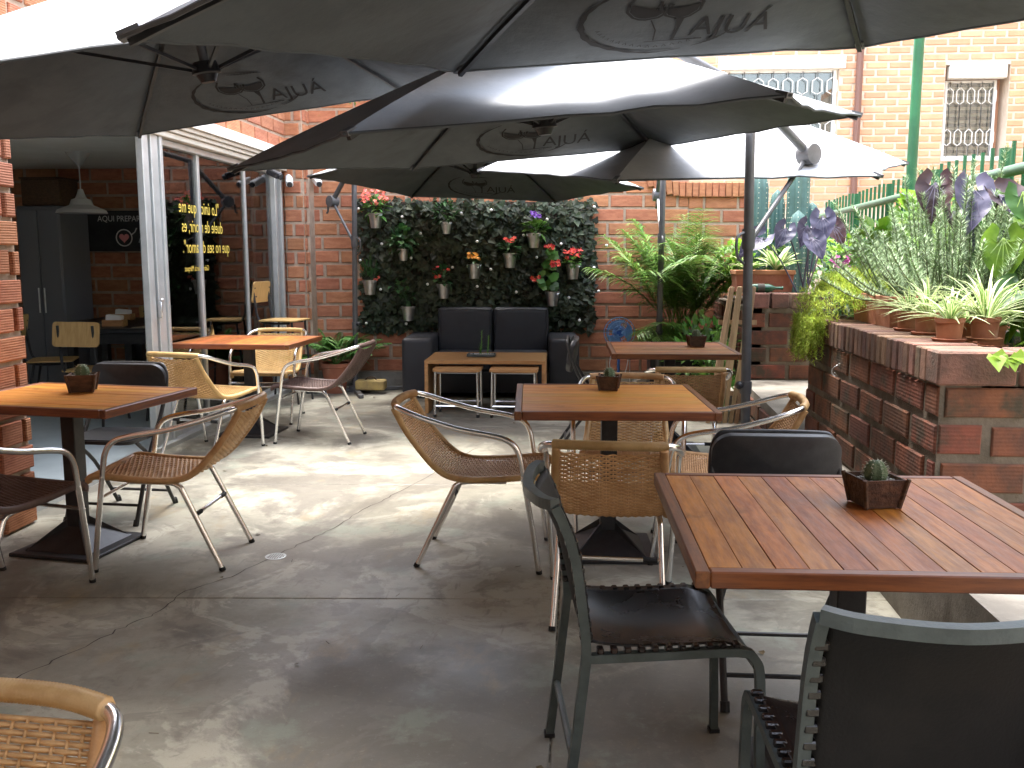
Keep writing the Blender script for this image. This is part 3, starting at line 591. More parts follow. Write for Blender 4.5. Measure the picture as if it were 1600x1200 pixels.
        ribbon(mb,[(-.005,.02),(.0,-.05),(-.005,-.14)],[.028,.009,.012]); ribbon(mb,[(-.10,-.15),(.10,-.145)],[.004,.010]); ribbon(mb,[(-.10,.01),(-.075,-.06),(-.07,-.14)],.005)
        for q in (-.10,-.085,-.07): ribbon(mb,[(q,.05),(q+.01,.12)],.004)
        vs,fs=text_mesh('AJUÁ',.155,'t',shear=.0)
        mb.add([mp(.045+x*.80,-.12+y*1.25) for x,y,_ in vs],fs)
        for i in range(16):      # illegible script along the ring
            a=R(195+i*7.5); rr=.225; ribbon(mb,[(cx+rr*math.cos(a),rr*.86*math.sin(a)),(cx+(rr-.014)*math.cos(a+.03),(rr-.02)*.86*math.sin(a+.03)),(cx+rr*math.cos(a+.06),rr*.86*math.sin(a+.06))],.0035)
        part('printed_logo',mb,M['print'],t,False)
    return t
umbrella((.45,2.289,2.02),.123,.056,.105,.50,(2.45,2.62),.1,.5,2.1,'nearest grey umbrella filling the top of the picture, large printed logo',LZ)
umbrella((-1.533,3.877,2.104),.115,.145,.09,.49,(-2.2,2.15),.1,.5,2.1,'grey umbrella over the left table in front of the open room')
umbrella((-.164,4.51,1.958),.092,.082,.053,.50,(.965,5.31),.055,.47,1.985,'grey umbrella over the centre table, its top half sunlit')
umbrella((.79,6.626,2.03),.114,.004,.14,.50,(.74,8.62),.08,.42,1.97,'white sunlit umbrella standing in front of the palm',.0,False,1)
umbrella((-.934,8.39,2.066),.041,-.035,-.056,.46,(-2.31,9.43),.06,.36,1.96,'farthest grey umbrella over the sofa and ivy panel')
umbrella((-1.6,1.22,2.44),.1,.02,.03,.42,(-2.6,-.5),.06,.4,2.4,'unseen grey umbrella added near the camera to shade the foreground',0,False)  # added out of view to block sun on the near floor
t=thing('yellow_block','worn yellow block weighing down the farthest umbrella base','block',(-2.12,9.32,.042)); part('body',MB().box((0,0,.05),(.30,.16,.10),ch=.012),M['yelblock'],t,False); part('rope_handle',MB().tube(spline([(-.06,0,.095),(-.03,0,.125),(.03,0,.125),(.06,0,.095)],3),.008,6),M['twig'],t)
# ---------------------------------------------------------------- tables
GT='square wooden pedestal tables'
def table(label,loc,rz,w,d,along,wm,npl):
    t=thing('wooden_table',label,'table',loc,rz,GT); b=.033; h=.038; z=.75
    iw,idp=w-2*b,d-2*b
    for k in range(npl):
        if along=='y':
            pw=iw/npl; x=-iw/2+(k+.5)*pw; me=('p',pw,idp)
            o=part('plank',MB().box((0,0,0),(pw-.0013,idp-.0015,.028),ch=.0011),wm,t,False,(x,0,z-.0145+rnd.uniform(-.0007,.0007)))
        else:
            pw=idp/npl; y=-idp/2+(k+.5)*pw
            o=part('plank',MB().box((0,0,0),(pw-.0013,iw-.0015,.028),ch=.0011),wm,t,False,(0,y,z-.0145+rnd.uniform(-.0007,.0007)),(0,0,R(90)))
    for s in (-1,1):
        part('edge_board',MB().box((0,0,0),(b-.001,d,h),ch=.003),M['woode'],t,False,(s*(w-b)/2,0,z-h/2+.001)); part('edge_board',MB().box((0,0,0),(b-.001,iw-.001,h),ch=.003),M['woode'],t,False,(0,s*(d-b)/2,z-h/2+.001),(0,0,R(90)))
    part('underframe',MB().box((0,0,z-.047),(w*.55,.05,.02)).box((0,0,z-.0472),(.05,d*.55,.0204)),M['black'],t,False)
    part('column',MB().box((0,0,.355),(.075,.075,.69),ch=.004),M['black'],t,False)
    part('base_plate',MB().box((0,0,.009),(.44,.44,.018),ch=.004),M['black'],t,False)
    mb=MB()
    for a in range(4):
        q=Matrix.Rotation(R(45+90*a),3,'Z'); vs=[(.03,-.004,.016),(.24,-.004,.016),(.03,-.004,.16),(.03,.004,.016),(.24,.004,.016),(.03,.004,.16)]
        mb.add([q@Vector(v) for v in vs],[(0,1,2),(3,5,4),(0,3,4,1),(1,4,5,2)])
        q=Matrix.Rotation(R(90*a),3,'Z'); mb.add([q@Vector(v) for v in ((.17,-.17,.02),(.17,.17,.02),(.037,.037,.11),(.037,-.037,.11))],[(0,1,2,3)])
    part('base_cone',mb,M['black'],t,False); return t
table('large foreground table of reddish planks at the lower right',(.71,2.385,0),R(1),.93,.91,'y',M['woodt'],12)
table('honey brown table in the centre under the sunlit umbrella',(.15,4.37,0),R(3),.89,.88,'x',M['woodh'],8)
table('left table at the picture edge beside the open room',(-2.43,4.24,0),R(-9),.92,.72,'x',M['woodh'],8)
table('reddish table standing before the glass front',(-2.60,7.15,0),R(-2),.94,.80,'y',M['woodt'],9)
table('dull brown table beside the palm and blue fan',(.66,6.74,0),R(1),.88,.90,'x',M['woodt'],8)
# ---------------------------------------------------------------- chairs
def chair_frame(t):
    side=[(.25,.295,.0),(.262,.262,.22),(.272,.225,.44),(.276,.205,.55),(.277,.165,.605),(.276,.09,.63),(.272,-.06,.655),(.262,-.21,.695),(.243,-.31,.728),(.20,-.36,.742)]
    full=side+[(.1,-.382,.746),(-.1,-.382,.746)]+[(-x,y,z) for x,y,z in side[::-1]]
    part('arm_tube',MB().tube(spline(full,5),.0125,10),M['chrome'],t)
    for s in (-1,1): part('leg',MB().tube(spline([(s*.188,.14,.405),(s*.19,-.03,.402),(s*.194,-.085,.385),(s*.197,-.115,.335),(s*.21,-.275,.0)],5),.0125,10),M['chrome'],t)
    part('crossbar',MB().tube([(-.20,-.155,.255),(.20,-.155,.255)],.0085,8),M['chrome'],t); part('crossbar',MB().tube([(-.268,.245,.345),(.268,.245,.345)],.0085,8),M['chrome'],t)
    for s in (-1,1):
        part('sleeve',MB().tube([(s*.13,-.155,.255),(s*.185,-.155,.255)],.0115,8),M['rubber'],t)
        part('foot_cap',MB().tube([(s*.25,.295,0),(s*.2515,.292,.016)],.0138,10),M['rubber'],t); part('foot_cap',MB().tube([(s*.21,-.275,0),(s*.2095,-.268,.016)],.0138,10),M['rubber'],t)
        part('bolt',MB().ball((s*.282,.222,.445),.006,6,4).ball((s*.278,.245,.345),.006,6,4),M['chrome'],t)
def chair_shell(t,rm):
    prof=spline([(-.372,.732),(-.315,.63),(-.235,.525),(-.175,.462),(-.12,.428),(-.04,.418),(.10,.423),(.22,.434),(.285,.437),(.312,.42),(.305,.398)],6)if 0 else [tuple(p)[:2] for p in spline([(-.372,.732,0),(-.315,.63,0),(-.235,.525,0),(-.178,.465,0),(-.12,.430,0),(-.04,.418,0),(.10,.423,0),(.22,.434,0),(.285,.437,0),(.312,.42,0),(.305,.398,0)],6)]
    Q=resample([(0,y,z) for y,z in prof],.0105); n=len(Q)
    jn=min(range(n),key=lambda i:abs(Q[i].y+.12)+abs(Q[i].z-.43))
    def hw(i): s=i/n; return .185+.035*min(1,s*1.6)
    def strand(mb,i):
        p=Q[i]; tn=(Q[min(i+1,n-1)]-Q[max(i-1,0)]).normalized(); nr=V(1,0,0).cross(tn); w=hw(i); C=15; S=C*2
        # slack towards the middle of the back
        pts=[]
        for k in range(S+1):
            x=-w+2*w*k/S; d=.0042*math.cos(pi*k/2+ (pi if i%2 else 0)) ; sag=-.012*(1-(x/w)**2)
            pts.append(V(x,p.y,p.z)+nr*(d+sag))
        mb.tube(pts,.0047,4,False,pi/4)
    for nm,a,b in (('back_weave',2,jn),('seat_weave',jn,n-2)):
        mb=MB()
        for i in range(a,b): strand(mb,i)
        for k in range(16):
            f=-1+2*k/15.
            pts=[]
            for i in range(a,b+1,2):
                p=Q[i]; tn=(Q[min(i+1,n-1)]-Q[max(i-1,0)]).normalized(); nr=V(1,0,0).cross(tn); pts.append(V(f*hw(i),p.y,p.z)-nr*.012*(1-f*f))
            mb.tube(pts,.0032,4,False)
        part(nm,mb,rm,t,2)
    for s in (-1,1):
        mb=MB(); rope(mb,[(s*(hw(i)+.006),Q[i].y,Q[i].z) for i in range(n)],.0165); part('wrapped_edge',mb,rm,t,2)
    mb=MB(); rope(mb,[(x*hw(n-2),Q[-4].y,Q[-4].z) for x in (-1,1)],.0165); part('wrapped_front',mb,rm,t,2)
    mb=MB(); rope(mb,spline([(.205,-.357,.742),(.1,-.382,.746),(-.1,-.382,.746),(-.205,-.357,.742)],6),.0195); part('wrapped_top',mb,rm,t,2)
GC='rattan and aluminium armchairs'
def rchair(rm,label,loc,rz): 
    t=thing('rattan_armchair',label,'chair',loc,rz,GC); chair_frame(t); chair_shell(t,rm); return t
hA=rchair(M['rattan'],'honey rattan armchair seen from the side, left of the centre table',(-.45,4.26,0),R(-92))
dup(hA,(.135,3.63,0),R(-3),'honey rattan armchair with its back to the camera at the centre table')
dup(hA,(.26,4.80,0),R(178),'rattan armchair on the far side of the centre table, facing the camera')
dup(hA,(.66,4.38,0),R(84),'rattan armchair on the right side of the centre table')
dup(hA,(.65,5.86,0),R(2),'rattan armchair with its back to the camera at the dull brown table')
dup(hA,(-1.875,4.14,0),R(92),'honey rattan armchair on the right side of the left table')
dup(hA,(-.93,.925,0),R(176),'honey rattan armchair cut off at the lower left corner')
pA=rchair(M['rattanp'],'pale yellow rattan armchair with its back to the camera by the glass front',(-2.654,6.43,0),R(-14))
dup(pA,(-2.66,7.80,0),R(182),'pale yellow rattan armchair behind the table at the glass front')
bA=rchair(M['rattanb'],'dark brown rattan armchair right of the table at the glass front',(-1.97,6.97,0),R(87))
dup(bA,(-2.42,3.53,0),R(-14),'dark brown armchair at the left picture edge before the left table')
def leather_chair(label,loc,rz):
    t=thing('leather_sling_chair',label,'chair',loc,rz,'steel chairs with laced black leather'); T=dict(n=4,phase=pi/4)
    up=lambda z:-.185-.045*max(0,(z-.47)/.35)-.035*max(0,(z-.65)/.17)**2
    for s in (-1,1):
        part('rear_upright',MB().tube([(s*.215,-.235,0),(s*.215,-.205,.25),(s*.215,-.185,.44)]+[(s*.215,up(z),z) for z in (.5,.56,.62,.68,.74,.79,.82)],.0165,**T),M['steel'],t,False)
        part('seat_rail',MB().tube(spline([(s*.215,-.185,.435),(s*.215,.0,.44),(s*.215,.19,.445),(s*.215,.235,.425),(s*.215,.25,.37),(s*.215,.255,.2),(s*.215,.26,0)],4),.0155,**T),M['steel'],t,False)
        part('foot_cap',MB().box((s*.215,.26,.006),(.03,.03,.012)),M['rubber'],t,False); part('foot_cap',MB().box((s*.215,-.235,.006),(.03,.03,.012)),M['rubber'],t,False)
        mb=MB()
        for k in range(11): mb.box((s*.207,-.15+k*.034,.4455+.0006*k),(.026,.017,.030),ch=.003)
        part('lacing',mb,M['leather'],t,False)
        mb=MB()
        for k in range(9): z=.49+k*.034; mb.box((s*.207,up(z)+.002,z),(.026,.031,.017),ch=.003)
        part('lacing',mb,M['leather'],t,False)
    part('top_rail',MB().tube(spline([(-.215,up(.82),.825),(-.15,up(.82)-.03,.82),(0,up(.82)-.05,.815),(.15,up(.82)-.03,.82),(.215,up(.82),.825)],5),.0185,**T),M['steel'],t,False)
    part('stretcher',MB().tube([(-.215,-.215,.17),(.215,-.215,.17)],.010,8),M['steel'],t); part('stretcher',MB().tube([(-.215,.24,.405),(.215,.24,.405)],.010,8),M['steel'],t)
    def seat(u,v):
        x=-.205+.41*v; y=-.175+.405*u; return (x,y,.452+.012*u-.035*(4*v*(1-v))*(1-.35*(2*u-1)**2)-.03*max(0,u-.85)/.15+.02*(1-u)**6)
    part('leather_seat',MB().grid(seat,18,18,.005),M['leather'],t,2)
    def back(u,v):
        x=-.205+.41*v; z=.47+.345*u; return (x,up(z)-.045*(4*v*(1-v))*(.3+.7*u)+.012,z-.008*u*4*v*(1-v))
    part('leather_back',MB().grid(back,16,18,-.005),M['leatherb'],t,2); return t
lc=leather_chair('black leather chair in profile, left of the foreground table',(.185,2.41,0),R(-83))
dup(lc,(.615,1.785,0),R(2),'black leather chair back nearest the camera at the lower right')
def rrect(w,h,r,n=6): 
    o=[]
    for cx,cy,a0 in ((w/2-r,h/2-r,0),(-w/2+r,h/2-r,90),(-w/2+r,-h/2+r,180),(w/2-r,-h/2+r,270)):
        o+=[(cx+r*math.cos(R(a0+90*k/n)),cy+r*math.sin(R(a0+90*k/n))) for k in range(n+1)]
    return o
def folding_chair(label,loc,rz):
    t=thing('folding_chair',label,'chair',loc,rz,'black folding chairs')
    top=[(.20,.20,0),(.205,.05,.33),(.21,-.10,.56),(.212,-.165,.72),(.19,-.185,.80),(.13,-.19,.815)]
    part('main_frame',MB().tube(spline(top+[(-x,y,z) for x,y,z in top[::-1]],5),.0115,10),M['black'],t)
    rl=[(.175,-.26,0),(.18,-.06,.28),(.185,.13,.435)]
    for s in (-1,1): part('leg',MB().tube(spline([(s*x,y,z) for x,y,z in rl],4),.0105,8),M['black'],t); part('foot_cap',MB().tube([(s*.175,-.268,0),(s*.175,-.255,.03)],.015,8),M['rubber'],t); part('foot_cap',MB().tube([(s*.20,.205,0),(s*.20,.192,.03)],.015,8),M['rubber'],t)
    part('crossbar',MB().tube([(-.175,-.20,.09),(.175,-.20,.09)],.008,8),M['black'],t); part('crossbar',MB().tube([(-.2,.155,.10),(.2,.155,.10)],.008,8),M['black'],t)
    rot=Matrix.Rotation(R(78),4,'X'); m4=Matrix.Translation((0,-.16,.708))@rot
    P=rrect(.43,.24,.07,7); mb=MB(); n=len(P)
    def lay(sc,zz): return [m4@V(x*sc,y*(sc if sc==1 else sc),zz-.03*(1-(x/.21)**2)) for x,y in P]
    mb.add(lay(1,.012)+lay(.97,.022)+lay(.90,.018)+[m4@V(0,0,.018-.03)]+lay(1,-.012)+lay(.95,-.018)+[m4@V(0,0,-.018-.03)],
      [(i,(i+1)%n,n+(i+1)%n,n+i) for i in range(n)]+[(n+i,n+(i+1)%n,2*n+(i+1)%n,2*n+i) for i in range(n)]+[(2*n+i,2*n+(i+1)%n,3*n) for i in range(n)]
      +[(3*n+1+(i+1)%n,3*n+1+i,4*n+1+i,4*n+1+(i+1)%n) for i in range(n)]+[(4*n+1+(i+1)%n,4*n+1+i,5*n+1) for i in range(n)]+[((i+1)%n,i,3*n+1+i,3*n+1+(i+1)%n) for i in range(n)])
    bp_=part('back_panel',mb,M['blackp'],t); part('rivet',MB().box((.203,-.175,.655),(.006,.02,.03)),M['black'],bp_,False)
    mb=MB(); S=rrect(.39,.38,.06,6); mb.ext(S,.435,.452); mb.ext([(x*.95,y*.95) for x,y in S],.452,.458); part('seat_panel',mb,M['blackp'],t,True,(0,.03,0)); return t
fc=folding_chair('black folding chair behind the foreground table, facing the camera',(.67,2.98,0),R(180))
dup(fc,(-2.5,4.80,0),R(176),'black folding chair behind the left table, facing the camera')
dup(fc,(.11,6.72,0),R(-90),'black folding chair in profile beside the sofa arm')
def wood_chair(label,loc,rz,sh,grp,bh=.40,bw=.40):
    t=thing('plywood_chair',label,'chair',loc,rz,grp)
    part('seat',MB().ext(rrect(.40,.38,.05),sh-.012,sh),M['ply'],t,False)
    bq=rrect(bw,.20,.03); part('backrest',MB().ext(bq,-.008,.008,Matrix.Translation((0,-.235,sh+bh-.10))@Matrix.Rotation(R(82),4,'X')),M['ply'],t,False)
    for s in (-1,1):
        part('back_frame',MB().tube(spline([(s*.15,.12,sh-.03),(s*.15,-.12,sh-.03),(s*.15,-.20,sh+.02),(s*.15,-.225,sh+.16),(s*.15,-.245,sh+bh-.03)],4),.011,8),M['black'],t)
        part('leg',MB().tube([(s*.15,.14,sh-.02),(s*.165,.19,.0)],.011,8),M['black'],t); part('leg',MB().tube([(s*.15,-.13,sh-.02),(s*.17,-.21,0)],.011,8),M['black'],t)
        part('bolt',MB().ball((s*.15,-.222,sh+bh-.06),.008,6,4).ball((s*.15,-.212,sh+bh-.14),.008,6,4),M['black'],t)
    z=sh*.4
    for y in (.165,-.17): part('stretcher',MB().tube([(-.16,y,z),(.16,y,z)],.008,6),M['black'],t)
    return t
wc=wood_chair('plywood chair inside the doorway with its back to the terrace',(-3.98,7.35,.035),R(-4),.45,'plywood chairs inside the room')
dup(wc,(-3.72,8.85,.035),R(176),'plywood chair on the far side of the set room table','plywood chairs inside the room')
dup(wc,(-4.72,8.0,.035),R(-70),'plywood chair at the left of the room behind the brick edge','plywood chairs inside the room')
dup(wc,(-4.40,9.2,.035),R(178),'plywood chair against the dim brick wall behind the second room table','plywood chairs inside the room')
dup(wc,(-3.38,7.55,.035),R(80),'plywood chair seen through the glass under the lettering','plywood chairs inside the room')
wood_chair('tall plywood bar chair with black legs by the end of the glass front',(-2.82,8.75,0),R(-97),.80,'bar chairs',.36,.34)
def room_table(label,loc,rz):
    t=thing('black_table',label,'table',loc,rz,'black tables inside the room'); part('table_top',MB().box((0,0,.73),(.75,.72,.04),ch=.004),M['black'],t,False)
    for sx in (-1,1):
        for sy in (-1,1): part('leg',MB().box((sx*.33,sy*.31,.355),(.07,.07,.71)),M['black'],t,False)
    for s in (-1,1): part('apron',MB().box((0,s*.31,.66),(.59,.03,.09)),M['black'],t,False)
    return t
room_table('black set table with placemats just inside the doorway',(-3.85,8.05,.035),0); room_table('second black table further inside the room',(-4.45,8.75,.035),0)
def napkins(label,x,y,z):
    t=thing('napkin_box',label,'napkin box',(x,y,z),R(8),'wooden napkin boxes')
    for s in (-1,1): part('side',MB().box((s*.085,0,.03),(.012,.12,.06)),M['woodc'],t,False); part('side',MB().box((0,s*.055,.03),(.158,.01,.055)),M['woodc'],t,False)
    part('napkin_stack',MB().box((.0,0,.06),(.13,.095,.08),Matrix.Rotation(R(6),3,'Y'),ch=.006),M['paper'],t,False)
napkins('wooden napkin box with white napkins on the set room table',-4.10,7.95,.786); napkins('wooden napkin box on the second room table',-4.42,8.75,.786)
for i,(x,y) in enumerate(((-3.68,7.9),(-3.72,8.25))):
    t=thing('placemat',('near' if i==0 else 'far')+' woven placemat with cutlery on the set room table','placemat',(x,y,.786)); part('mat',MB().box((0,0,.002),(.36,.26,.004)),M['placemat'],t,False)
    part('fork',MB().box((-.1,0,.007),(.012,.18,.004)).box((-.1,.09,.007),(.022,.05,.003)),M['alu'],t,False); part('knife',MB().box((.1,0,.007),(.014,.2,.004)),M['alu'],t,False)
# ---------------------------------------------------------------- sofa corner
sf=thing('black_sofa','black two seat sofa in front of the ivy panel','sofa',(-.88,9.45,0),R(2.5))
def cushion(c,d,ch): 
    bm=bmesh.new(); bmesh.ops.create_cube(bm,size=1); bmesh.ops.scale(bm,vec=d,verts=bm.verts); bmesh.ops.bevel(bm,geom=bm.edges[:],offset=ch,segments=3,affect='EDGES',profile=.6)
    mb=MB(); bm.verts.index_update(); mb.add([v.co+Vector(c) for v in bm.verts],[[v.index for v in f.verts] for f in bm.faces]); bm.free(); return mb
for s in (-1,1):
    part('arm_rest',cushion((s*.725,-.02,.315),(.30,.82,.57),.045),M['sofa'],sf); part('back_cushion',cushion((s*.29,.24,.62),(.57,.20,.50),.05),M['sofa'],sf); part('seat_cushion',cushion((s*.287,-.06,.35),(.57,.62,.17),.04),M['sofa'],sf)
for s_ in (-1,1): part('piping',MB().tube(spline([(s_*.29+a*.265,.145,.62+b*.228) for a,b in ((-1,-.9),(-1,.86),(-.9,1),(.9,1),(1,.86),(1,-.9))],4),.006,6),M['sofa'],sf)
part('base',cushion((0,-.02,.16),(1.18,.72,.22),.02),M['sofa'],sf); part('back_panel',cushion((0,.37,.42),(1.16,.12,.70),.03),M['sofa'],sf)
for sx in (-1,1):
    for sy in (-1,1): part('foot',MB().tube([(sx*.72,sy*.3,0),(sx*.72,sy*.3,.05)],.025,8),M['rubber'],sf)
ct=thing('coffee_table','light wooden bench shaped coffee table before the sofa','table',(-.835,8.52,0),R(1))
part('top',MB().box((0,0,.465),(1.08,.72,.032),ch=.003),M['woodc'],ct,False)
for s in (-1,1): part('side_panel',MB().box((s*.524,0,.2245),(.032,.72,.449),ch=.003),M['woodc'],ct,False)
def stool(label,x):
    t=thing('low_stool',label,'stool',(x,8.12,0),0,'low stools under the coffee table'); part('seat',MB().ext(rrect(.42,.34,.03),.405,.425),M['woodc'],t,False)
    for sx in (-1,1):
        for sy in (-1,1): part('leg',MB().tube([(sx*.185,sy*.14,.40),(sx*.19,sy*.15,.0)],.011,8),M['chrome'],t); part('foot_cap',MB().tube([(sx*.19,sy*.15,0),(sx*.19,sy*.15,.025)],.014,8),M['rubber'],t)
        part('seat_bar',MB().tube([(sx*.185,-.14,.395),(sx*.185,.14,.395)],.009,6),M['chrome'],t)
    for sy in (-1,1): part('stretcher',MB().tube([(-.185,sy*.147,.1),(.185,sy*.147,.1)],.007,6),M['chrome'],t); part('seat_bar',MB().tube([(-.185,sy*.14,.395),(.185,sy*.14,.395)],.009,6),M['chrome'],t)
stool('left low stool with chrome legs under the coffee table',-1.06); stool('right low stool with chrome legs under the coffee table',-.56)
# ---------------------------------------------------------------- foliage helpers
def rv(a=1): return V(rnd.uniform(-a,a),rnd.uniform(-a,a),rnd.uniform(-a,a))
def frame(d,up=V(0,0,1)):
    d=d.normalized(); s=d.cross(up); s=s.normalized() if s.length>1e-4 else d.orthogonal().normalized(); return d,s,s.cross(d)
def leaf(mb,b,d,L,W,bend=.3,up=V(0,0,1),fold=.25,n=3):
    d,s,u=frame(d,up); vs=[];P=Vector(b)
    for i in range(n+1):
        t=i/n; w=W/2*math.sin(pi*(.12+.88*t)**.8)*(1 if i<n else 0)
        p=P+d*(L*t)-V(0,0,1)*(bend*L*t*t)
        vs+=[p-s*w+u*(fold*w),p,p+s*w+u*(fold*w)]
    mb.add(vs,[f for i in range(n) for f in ((3*i,3*i+1,3*i+4,3*i+3),(3*i+1,3*i+2,3*i+5,3*i+4))])
def ivyleaf(mb,b,d,L,up):
    d,s,u=frame(d,up); b=Vector(b); w=L*.5
    mb.add([b,b-d*L*.15-s*w*.55,b+d*L*.22-s*w+u*L*.1,b+d*L-u*L*.12,b+d*L*.22+s*w+u*L*.1,b-d*L*.15+s*w*.55],[(0,1,2,3),(0,3,4,5)])
def clump(mb,c,r,n,L,W,upb=.3,fn=leaf,flat=1):
    c=Vector(c)
    for _ in range(n):
        while True:
            q=rv()
            if q.length<1: break
        q.z*=flat; p=c+q*r; d=(q+V(0,0,upb)+rv(.5)).normalized(); l=L*rnd.uniform(.6,1.2); leaf(mb,p,d,l,W*l/L,rnd.uniform(.1,.5),n=2)
def flowers(mb,c,r,n,s):
    s*=.8
    for _ in range(n):
        p=Vector(c)+V(rnd.uniform(-r,r),rnd.uniform(-r,r),rnd.uniform(-r*.5,r*.6)); ax=(V(0,-.6,.7)+rv(.6)).normalized(); d,u,w=frame(ax)
        for k in range(5):
            a=2*pi*k/5; q=u*math.cos(a)+w*math.sin(a); e=u*math.cos(a+.6)+w*math.sin(a+.6); g=u*math.cos(a-.6)+w*math.sin(a-.6)
            mb.add([p,p+g*s*.7+d*s*.25,p+q*s+d*s*.15,p+e*s*.7+d*s*.25],[(0,1,2,3)])
# ---------------------------------------------------------------- ivy panel with buckets and bulbs
yb=lambda x:WY-.17+SK*(x+2.9)      # face of the back wall
ip=thing('ivy_panel','dark leafy ivy panel hung on the back wall behind the sofa','ivy panel',(-1.08,yb(-1.08),.62))
ip.rotation_euler=(0,0,R(3.6))
part('backing_mesh',MB().box((0,-.03,.68),(2.42,.02,1.33)),M['soil'],ip,False)
mb=MB()
for _ in range(5200):
    x=rnd.uniform(-1.25,1.25); z=rnd.uniform(-.02,1.38)
    e=min(x+1.25,1.25-x,(z+.02)*1.2,(1.38-z)*1.2)
    if e<.10 and rnd.random()<.5: continue
    y=-.04-rnd.uniform(0,.10)*min(1,e*6+.2)
    ivyleaf(mb,(x,y,z),V(rnd.uniform(-.8,.8),rnd.uniform(-.5,.1),rnd.uniform(-1,.35)),rnd.uniform(.045,.085),V(rnd.uniform(-.4,.4),-1,rnd.uniform(-.1,.6)))
part('ivy_leaves',mb,M['ivy'],ip,False,kind='stuff')
mb=MB()
for _ in range(60):
    x=rnd.uniform(-1.2,1.2); z=rnd.uniform(0,1.2); mb.tube(spline([(x,-.05,z),(x+rnd.uniform(-.1,.1),-.09,z+.1),(x+rnd.uniform(-.15,.15),-.07,z+.22)],3),.003,4)
part('ivy_stems',mb,M['twig'],ip,False,kind='stuff')
PXB=[(587,345,'red'),(697,354,'none'),(630,396,'leafy'),(578,449,'fern'),(638,490,'stalk'),(693,455,'red2'),(741,424,'orange'),(797,407,'redd'),(834,376,'violet'),(895,425,'redy'),(863,467,'gera')]
cth,sth=math.cos(R(7.97)),math.sin(R(7.97)); cps,sps=math.cos(R(4.10)),math.sin(R(4.10))
def unproj(px,py,Y):
    a,b=(px-800)/1450,(600-py)/1450
    fw=V(-sps*cth,cps*cth,-sth); rt=V(cps,sps,0); up=rt.cross(fw); d=fw+rt*a+up*b; return V(0,0,1.42)+d*(Y/d.y)
BLAB={'red':'bucket of coral red flowers at the top left of the ivy panel','none':'shaded bucket of dark leaves at the top middle of the ivy panel','leafy':'small bucket under a round leafy plant on the ivy panel','fern':'bucket with upright green and pink plant low on the left of the ivy panel','stalk':'lowest left bucket with a thin leafy stalk on the ivy panel','red2':'bucket with a few small red blooms left of the yellow flowers','orange':'bucket of yellow orange flowers at the middle of the ivy panel','redd':'bucket of dark red flowers right of the yellow ones','violet':'bucket with a violet flower at the upper right of the ivy panel','redy':'bucket of bright red and yellow flowers at the far right','gera':'bucket with a tall round leaved geranium above the sofa arm'}
